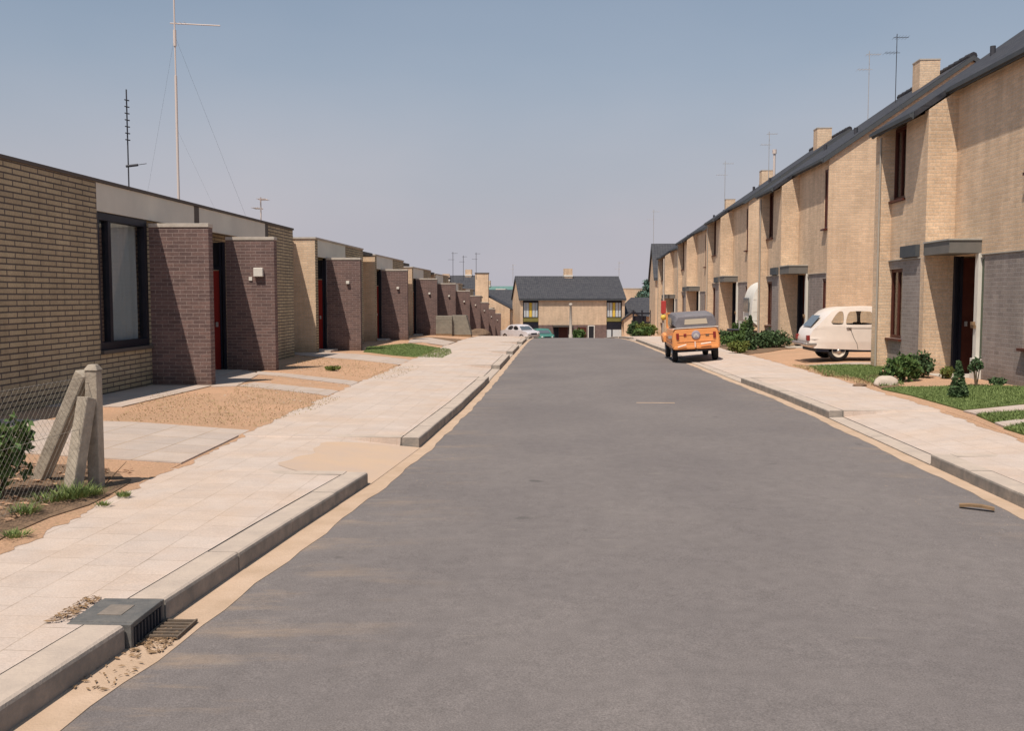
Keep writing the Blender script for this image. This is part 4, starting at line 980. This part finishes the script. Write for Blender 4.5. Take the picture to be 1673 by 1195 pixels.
def shell(root, outline, holes, W, belt, tumble, m, nose=.25, skip=(), th=.03, rows=8, name='body'):
    """closed car body: outline is the side silhouette (x forward, z up), holes are window openings; y runs 0..W"""
    xs = [p[0] for p in outline]; x0, x1 = min(xs), max(xs); zs = [p[1] for p in outline]; zt = max(zs)
    def inset(x, z):
        d = tumble*max(0, (z-belt)/(zt-belt))**1.15 if zt > belt else 0
        for e in (x-x0, x1-x):
            if e < nose: d += .13*(1-e/nose)**2
        if z < .5: d += .05*(1-(z/.5))
        return d
    bm = bmesh.new()
    for side in (0, 1):
        b = curvefill(outline, holes)
        for k in range(1, 30):
            for co, no in (((x0+k*(x1-x0)/30, 0, 0), (1,0,0)), ((0, min(zs)+k*(zt-min(zs))/30, 0), (0,1,0))):
                if k % 2 == 0 or no[1]: bmesh.ops.bisect_plane(b, geom=b.verts[:]+b.edges[:]+b.faces[:], plane_co=co, plane_no=no)
        bmesh.ops.remove_doubles(b, verts=b.verts, dist=1e-4)
        ext = bmesh.ops.extrude_face_region(b, geom=b.faces[:]); nv = [e for e in ext['geom'] if isinstance(e, bmesh.types.BMVert)]; nvs = set(nv)
        vm = {}
        for v in b.verts:
            x, z = v.co.x, v.co.y; d = inset(x, z)+(th if v in nvs else 0); vm[v] = bm.verts.new((x, d if side == 0 else W-d, z))
        for f in b.faces:
            try: bm.faces.new([vm[v] for v in f.verts])
            except ValueError: pass
        b.free()
    n = len(outline); dense = []
    for i in range(n):
        a, b_ = outline[i], outline[(i+1) % n]
        L = math.hypot(b_[0]-a[0], b_[1]-a[1]); k = max(1, int(L/.12))
        for j in range(k): dense.append((a[0]+(b_[0]-a[0])*j/k, a[1]+(b_[1]-a[1])*j/k))
    vs = []
    for (x, z) in dense:
        d = inset(x, z); row = []
        for j in range(rows+1):
            t = j/rows; y = d+(W-2*d)*t; cr = 1-(2*t-1)**2
            xx = x+(.05*cr if x > x1-.4 else -.022*cr if x < x0+.5 else 0); zz = z+(.035*cr if z > belt+.2 else 0)
            row.append(bm.verts.new((xx, y, zz)))
        vs.append(row)
    for i in range(len(vs)):
        for j in range(rows): bm.faces.new((vs[i][j], vs[i][j+1], vs[(i+1) % len(vs)][j+1], vs[(i+1) % len(vs)][j]))
    bmesh.ops.remove_doubles(bm, verts=bm.verts, dist=2e-3); bmesh.ops.recalc_face_normals(bm, faces=bm.faces)
    me = bpy.data.meshes.new(name); bm.to_mesh(me); bm.free(); me.materials.append(m)
    for p in me.polygons: p.use_smooth = True
    o = bpy.data.objects.new(name, me); scn.collection.objects.link(o); o.parent = root
    e = o.modifiers.new('edge', 'EDGE_SPLIT'); e.split_angle = R(40)
    return o, inset
def wheel(root, c, r, wd, axis, out, rim='rim'):
    """out: +1/-1 direction of the outer face along the axis"""
    w = MB().lathe(c, [(r*.62, -wd/2), (r*.93, -wd/2), (r, -wd*.3), (r, wd*.3), (r*.93, wd/2), (r*.62, wd/2), (r*.60, 0), (r*.62, -wd/2)], axis, 28).build('wheel', M['tyre'], root)
    s = out; q = wd/2*s
    MB().lathe(c, [(0, q*1.12), (r*.16, q*1.1), (r*.2, q*.9), (r*.36, q*.62), (r*.42, q*.8), (r*.54, q*.72), (r*.60, q*1.02), (r*.63, q*1.0), (r*.60, q*.3), (0, q*.3)], axis, 28).build('rim', M[rim], w)
    MB().lathe(c, [(0, q*1.3), (r*.12, q*1.26), (r*.19, q*1.05), (r*.19, q*.9)], axis, 20).build('hub_cap', M['chrome'], w)
    return w
# cream car parked side-on in the drive
cc = thing('parked_car', 'cream white small car parked side-on between the gabled houses, half hidden by the near one', 'car', (6.15, 24.62, T(6.9, 24.7)+.02))
OUT = [(.26,.33),(.14,.44),(.12,.56),(.21,.80),(.44,1.04),(.68,1.275),(.82,1.34),(1.0,1.365),(1.6,1.385),(2.25,1.365),(2.42,1.31),(2.60,1.12),(2.78,.95),(3.25,.86),(3.55,.74),(3.64,.58),(3.62,.36),(3.36,.30),(3.28,.42),(3.13,.53),(2.95,.56),(2.77,.53),(2.62,.42),(2.55,.27),(1.4,.29)]
q1 = smooth_ring([(.62,.95),(.92,.94),(.965,.98),(.97,1.23),(.93,1.29),(.85,1.28),(.74,1.16)], 1)
q2 = smooth_ring([(1.02,.96),(1.06,.94),(1.68,.94),(1.72,.98),(1.68,1.24),(1.62,1.29),(1.15,1.29),(1.08,1.24),(1.02,1.05)], 1)
q3 = smooth_ring([(1.79,.98),(1.83,.94),(2.50,.94),(2.53,.98),(2.38,1.24),(2.33,1.29),(1.83,1.29),(1.78,1.24)], 1)
bd, ins = shell(cc, OUT, [q1, q2, q3], 1.42, .9, .09, M['cream'], nose=.28)
rwm = MB()
for (x, z), (x2, z2) in (((.255,.885),(.50,1.16)),):
    rwm.add([(x-.034, .30, z), (x-.034, 1.12, z), (x2-.034, 1.08, z2+.012), (x2-.034, .34, z2+.012)], [(0,1,2,3)])
rwm.build('rear_window', M['carglass'], cc)
MB().add([(2.545,.25,1.19),(2.545,1.17,1.19),(2.80,1.2,.965),(2.80,.22,.965)], [(0,1,2,3)]).build('windscreen', M['carglass'], cc)
for q, nm in ((q1, 'pane'), (q2, 'pane'), (q3, 'pane')):
    for sd_ in (0, 1):
        vs = [(x, ins(x, z)+.015 if sd_ == 0 else 1.42-ins(x, z)-.015, z) for x, z in q]; MB().add(vs, [tuple(range(len(vs)))]).build('pane', M['glass'], bd)
lm = MB(); 
def strip3(pts, w=.006, y=-.004):
    m = MB()
    for a, b in zip(pts, pts[1:]):
        for_ = Vector((b[0]-a[0], 0, b[1]-a[1])).normalized(); up = Vector((-for_.z, 0, for_.x))*w
        ya, yb = ins(*a)+y, ins(*b)+y
        p = [Vector((a[0], ya, a[1])), Vector((b[0], yb, b[1]))]
        m.add([p[0]-up, p[1]-up, p[1]+up, p[0]+up], [(0,1,2,3)])
    return m
strip3([(1.08,.86),(1.14,.80),(1.22,.6),(1.30,.45),(1.33,.31)]).build('door_gap', M['joint'], bd)
strip3([(1.76,1.3),(1.78,.95),(1.78,.45),(1.74,.31)]).build('door_gap', M['joint'], bd)
strip3([(1.02,.85),(1.5,.85),(2.0,.85),(2.6,.84)], .007).build('trim_line', M['chrome'], bd)
MB().box(1.03, 1.15, ins(1.1,.86)-.03, ins(1.1,.86)-.005, .845, .875).build('door_handle', M['chrome'], bd, .004)
MB().box(.30, 2.5, .03, 1.39, .24, .325).build('underbody', M['black'], cc)
b_ = MB(); b_.box(.0, .09, .10, 1.32, .40, .48); b_.box(.05, .32, .03, .10, .40, .47); b_.box(.05, .32, 1.32, 1.39, .40, .47); b_.build('rear_bumper', M['chrome'], cc, .015)
MB().box(3.62, 3.72, .1, 1.32, .38, .46).build('front_bumper', M['chrome'], cc, .015)
for y in (.17, 1.25): MB().box(.085, .16, y-.07, y+.07, .52, .66).build('tail_light', M['lens'], cc, .015)
for y in (.25, 1.17): MB().lathe((3.58, y, .68), [(.0,.07),(.07,.06),(.09,.0),(.09,-.05)], 'x', 18).build('headlight', M['chrome'], cc)
for x in (.86, 2.95):
    for y, o_ in ((.10, -1), (1.32, 1)): wheel(cc, (x, y, .265), .265, .14, 'y', o_)
for y in (.35, 1.05): MB().box(1.55, 1.66, y-.2, y+.2, .5, .98).box(1.66, 2.1, y-.2, y+.2, .4, .58).build('seat', M['room'], cc, .03)
MB().box(.75, .85, .2, 1.2, .4, .85).build('rear_seat', M['room'], cc, .03)
s_ = MB(); s_.lathe((2.3,.38,.88), [(.17,-.01),(.18,0),(.17,.01),(.16,0),(.17,-.01)], 'x', 20); s_.build('steering_wheel', M['room'], cc)

cc.scale = (.985, 1, .965)
# orange open car with canvas hood, rear towards the camera
oc = thing('open_car', 'orange open car with grey canvas hood parked half on the right pavement, rear to us', 'car', (3.86, 27.1, G(27.3)+.05), 0)
oc.rotation_euler = (0, R(-3.6), R(-1.5)); oc.scale = (.93, 1, .95)
def loft(stations, m, name, root, bevel=0, cap=True):
    """stations: (y, ring of (x,z))"""
    mb = MB(); n = len(stations[0][1]); vs = [(x, y, z) for y, ring in stations for x, z in ring]
    fs = [(k*n+i, k*n+(i+1) % n, (k+1)*n+(i+1) % n, (k+1)*n+i) for k in range(len(stations)-1) for i in range(n)]
    if cap: fs += [tuple(range(n))[::-1], tuple(range((len(stations)-1)*n, len(stations)*n))]
    return mb.add(vs, fs).build(name, m, root, bevel)
def rr(wb, wt, z0, z1, r=.07, bulge=.02):
    return [(-wb+r, z0), (wb-r, z0), (wb, z0+r), (wb*.5+wt*.5+bulge, (z0+z1)/2), (wt, z1-r*.6), (wt-r*.6, z1), (-wt+r*.6, z1), (-wt, z1-r*.6), (-wb*.5-wt*.5-bulge, (z0+z1)/2), (-wb, z0+r)]
loft([(0, rr(.66,.60,.40,.965)), (.05, rr(.70,.645,.375,.99)), (.9, rr(.71,.655,.37,1.0)), (1.0, rr(.71,.655,.37,.985)), (2.1, rr(.70,.65,.37,.99)), (2.25, rr(.66,.60,.38,.97)), (2.5, rr(.50,.46,.40,.93)), (3.05, rr(.45,.40,.44,.80)), (3.2, rr(.40,.34,.48,.68))], M['orange'], 'body', oc, .012)
for k in range(4):
    z = .50+k*.10; 
loft([(-.012, rr(.655,.625,.40,.475,.02,0)), (.03, rr(.685,.66,.39,.485,.02,0))], M['orange'], 'rear_sill', oc, .006)
rb = MB()
for z in (.60, .80): rb.box(-.56, .56, -.014, .0, z, z+.018)
rb.build('rear_ribs', M['orange'], oc, .004)
sb = MB()
for s in (-1, 1):
    for z in (.52, .62, .72, .82): sb.box(min(s*.705, s*.725), max(s*.705, s*.725), .15, 2.0, z, z+.022)
sb.build('side_ribs', M['orange'], oc)
MB().box(-.665, .665, -.012, .06, .992, 1.012).build('top_rail', M['cream'], oc, .004)
loft([(.03, rr(.625,.53,1.0,1.33,.08,.01)), (.12, rr(.63,.55,1.0,1.40,.10,.015)), (1.2, rr(.63,.56,1.0,1.45,.10,.02)), (2.1, rr(.61,.55,1.0,1.43,.08,.01))], M['softtop'], 'canvas_hood', oc, .02)
MB().add([(-.32,.022,1.10),(.36,.022,1.10),(.33,.026,1.255),(-.30,.026,1.255)], [(0,1,2,3)]).build('hood_window', M['clearplastic'], oc)
for s in (-1, 1): MB().add([(s*.655,.5,1.08),(s*.655,1.7,1.08),(s*.64,1.6,1.3),(s*.64,.55,1.3)], [(0,1,2,3)]).build('side_window', M['carglass'], oc)
ws = MB(); ws.box(-.62,.62,2.14,2.19,1.38,1.43)
for s in (-1, 1): ws.box(min(s*.60,s*.66), max(s*.60,s*.66), 2.14, 2.2, .95, 1.43)
ws.build('windscreen_frame', M['orange'], oc); MB().box(-.60,.60,2.16,2.17,.98,1.38).build('windscreen', M['glass'], oc)
for s in (-1, 1):
    fr_ = loft([(2.25, [(s*.48,.50),(s*.76,.50),(s*.77,.66),(s*.74,.74),(s*.48,.76)]), (2.45, [(s*.48,.58),(s*.79,.58),(s*.79,.72),(s*.75,.80),(s*.48,.82)]), (2.85, [(s*.42,.60),(s*.79,.60),(s*.79,.72),(s*.74,.79),(s*.42,.81)]), (3.15, [(s*.40,.45),(s*.74,.45),(s*.74,.60),(s*.70,.68),(s*.40,.70)])], M['orange'], 'front_fender', oc, .02)
    MB().lathe((s*.56, 3.17, .60), [(0,.06),(.08,.05),(.09,0),(.09,-.05)], 'y', 16).build('headlight', M['chrome'], oc)
    MB().box(min(s*.50,s*.58), max(s*.50,s*.58), -.03, -.002, .68, .86).build('tail_light', M['lens'], oc, .008)
    MB().box(min(s*.70,s*.80), max(s*.70,s*.80), .1, .16, .72, .80).build('mirror', M['chrome'], oc) if s < 0 else None
    for y, x_ in ((.55, .60), (2.72, .60)): wheel(oc, (s*x_, y, .275), .275, .15, 'x', s, 'chrome')
MB().box(-.36, -.28, -.02, -.002, .76, .84).build('round_lamp', M['lens'], oc, .01)
for p_, q_ in (((-.55,-.06,.46), (-.30,-.07,.52)), ((.12,-.07,.52), (.42,-.07,.55)), ((-.04,-.06,.44), (-.04,-.06,.60))): MB().tube(p_, q_, .026, 8).build('bumper_guard', M['guard'], oc)  # three short pale tubes across the lower rear
emb = MB().lathe((.0,-.018,.79), [(0,-.012),(.10,-.01),(.13,.0),(.13,.018)], 'y', 28); emb = emb.build('emblem', mat('navy_enamel', (.30,.26,.30), .6), oc)
ch_ = MB()
for z in (.745, .79):
    for s in (-1, 1): ch_.add([(0,-.033,z+.05),(0,-.033,z+.025),(s*.075,-.033,z-.03),(s*.075,-.033,z-.005)], [(0,1,2,3)])
ch_.build('emblem_mark', M['white'], emb)
MB().box(-.60,.60,.1,2.9,.30,.372).build('chassis', M['black'], oc); MB().box(-.03,.03,-.05,.4,.33,.36).build('exhaust', M['dark_metal'], oc)
MB().box(.28, .38, -.02, -.003, .76, .80).build('fuel_cap', M['joint'], oc)

def sedan(label, loc, rz, m, col):
    t = thing('parked_car', label, 'car', loc, rz); M_ = paint(m, col)
    O = [(.25,.30),(.05,.42),(.0,.6),(.08,.82),(.85,.90),(1.25,1.28),(1.5,1.36),(2.3,1.37),(2.55,1.30),(3.05,.92),(3.85,.80),(4.0,.62),(3.98,.35),(3.6,.30),(3.5,.48),(3.2,.60),(2.92,.48),(2.82,.28),(1.2,.28),(1.1,.48),(.82,.60),(.54,.48),(.45,.30)]
    h = [smooth_ring([(1.12,.92),(1.95,.92),(1.95,1.28),(1.42,1.28)], 1), smooth_ring([(2.02,.92),(2.88,.92),(2.5,1.26),(2.02,1.28)], 1)]
    b, ins_ = shell(t, O, h, 1.55, .9, .16, M_, nose=.3)
    for q in h:
        for s in (0, 1): vs = [(x, ins_(x, z)+.015 if s == 0 else 1.55-ins_(x, z)-.015, z) for x, z in q]; MB().add(vs, [tuple(range(len(vs)))]).build('pane', M['glass'], b)
    MB().add([(2.66,.24,1.25),(2.66,1.31,1.25),(3.07,1.40,.955),(3.07,.15,.955)], [(0,1,2,3)]).build('windscreen', M['carglass'], t)
    MB().add([(1.15,.24,1.25),(1.15,1.31,1.25),(.80,1.38,.945),(.80,.17,.945)], [(0,1,2,3)]).build('rear_window', M['carglass'], t)
    MB().box(4.0,4.1,.12,1.43,.42,.50).build('front_bumper', M['chrome'], t, .01); MB().box(-.08,.02,.12,1.43,.42,.50).build('rear_bumper', M['chrome'], t, .01)
    MB().box(4.02,4.06,.45,1.10,.55,.68).build('grille', M['black'], t)
    for y in (.28, 1.27): MB().lathe((4.02, y, .62), [(0,.05),(.07,.045),(.085,0),(.085,-.05)], 'x', 14).build('headlight', M['chrome'], t)
    for x in (.82, 3.2):
        for y, s in ((.12,-1), (1.43,1)): wheel(t, (x, y, .29), .29, .16, 'y', s, 'chrome')
    return t
sedan('pale silver car parked at the left kerb at the end of the street', (-5.2, 88.3, G(86)+.02), R(-50), 'silver_paint', (.62,.58,.60))
sedan('green car with sparkling windscreen at the end of the street, beside the silver one', (-2.9, 98.0, G(97)+.1), R(-72), 'green_paint', (.06,.20,.16))
# white caravan between the second and third gabled houses
cv = thing('caravan', 'white caravan with rounded roof end standing between two gabled houses', 'caravan', (7.28, 37.0, T(7.4, 37.2))); cv.scale = (1, 1, 1.08)
CO = smooth_ring([(.0,.35),(-.0,1.45),(.22,2.0),(.7,2.15),(3.4,2.15),(3.9,1.95),(4.0,1.3),(3.9,.35)], 2)
cb_, ic = shell(cv, CO, [smooth_ring([(1.3,1.1),(2.3,1.1),(2.3,1.65),(1.3,1.65)], 1)], 1.9, 1.2, .06, M['white'], nose=.3)
MB().add([(1.28,.05,1.08),(2.32,.05,1.08),(2.32,.05,1.67),(1.28,.05,1.67)], [(0,1,2,3)]).build('window', M['carglass'], cv)
MB().box(-.06,-.035,.45,1.45,1.05,1.55).build('end_window', M['carglass'], cv, .02)
MB().box(.3,3.6,.1,1.8,.26,.36).build('chassis', M['black'], cv)
for y, s in ((.1,-1), (1.8,1)): wheel(cv, (2.0, y, .28), .28, .16, 'y', s, 'chrome')
tb = MB(); tb.tube((.0,.95,.4), (-.75,.95,.42), .04, 8); tb.tube((-.65,.95,.42), (-.65,.95,.0), .025, 8); tb.build('tow_bar', M['dark_metal'], cv)
MB().tube((-.22,.95,.42),(-.22,.95,.72),.10,14).build('gas_bottle', M['pipe'], cv)
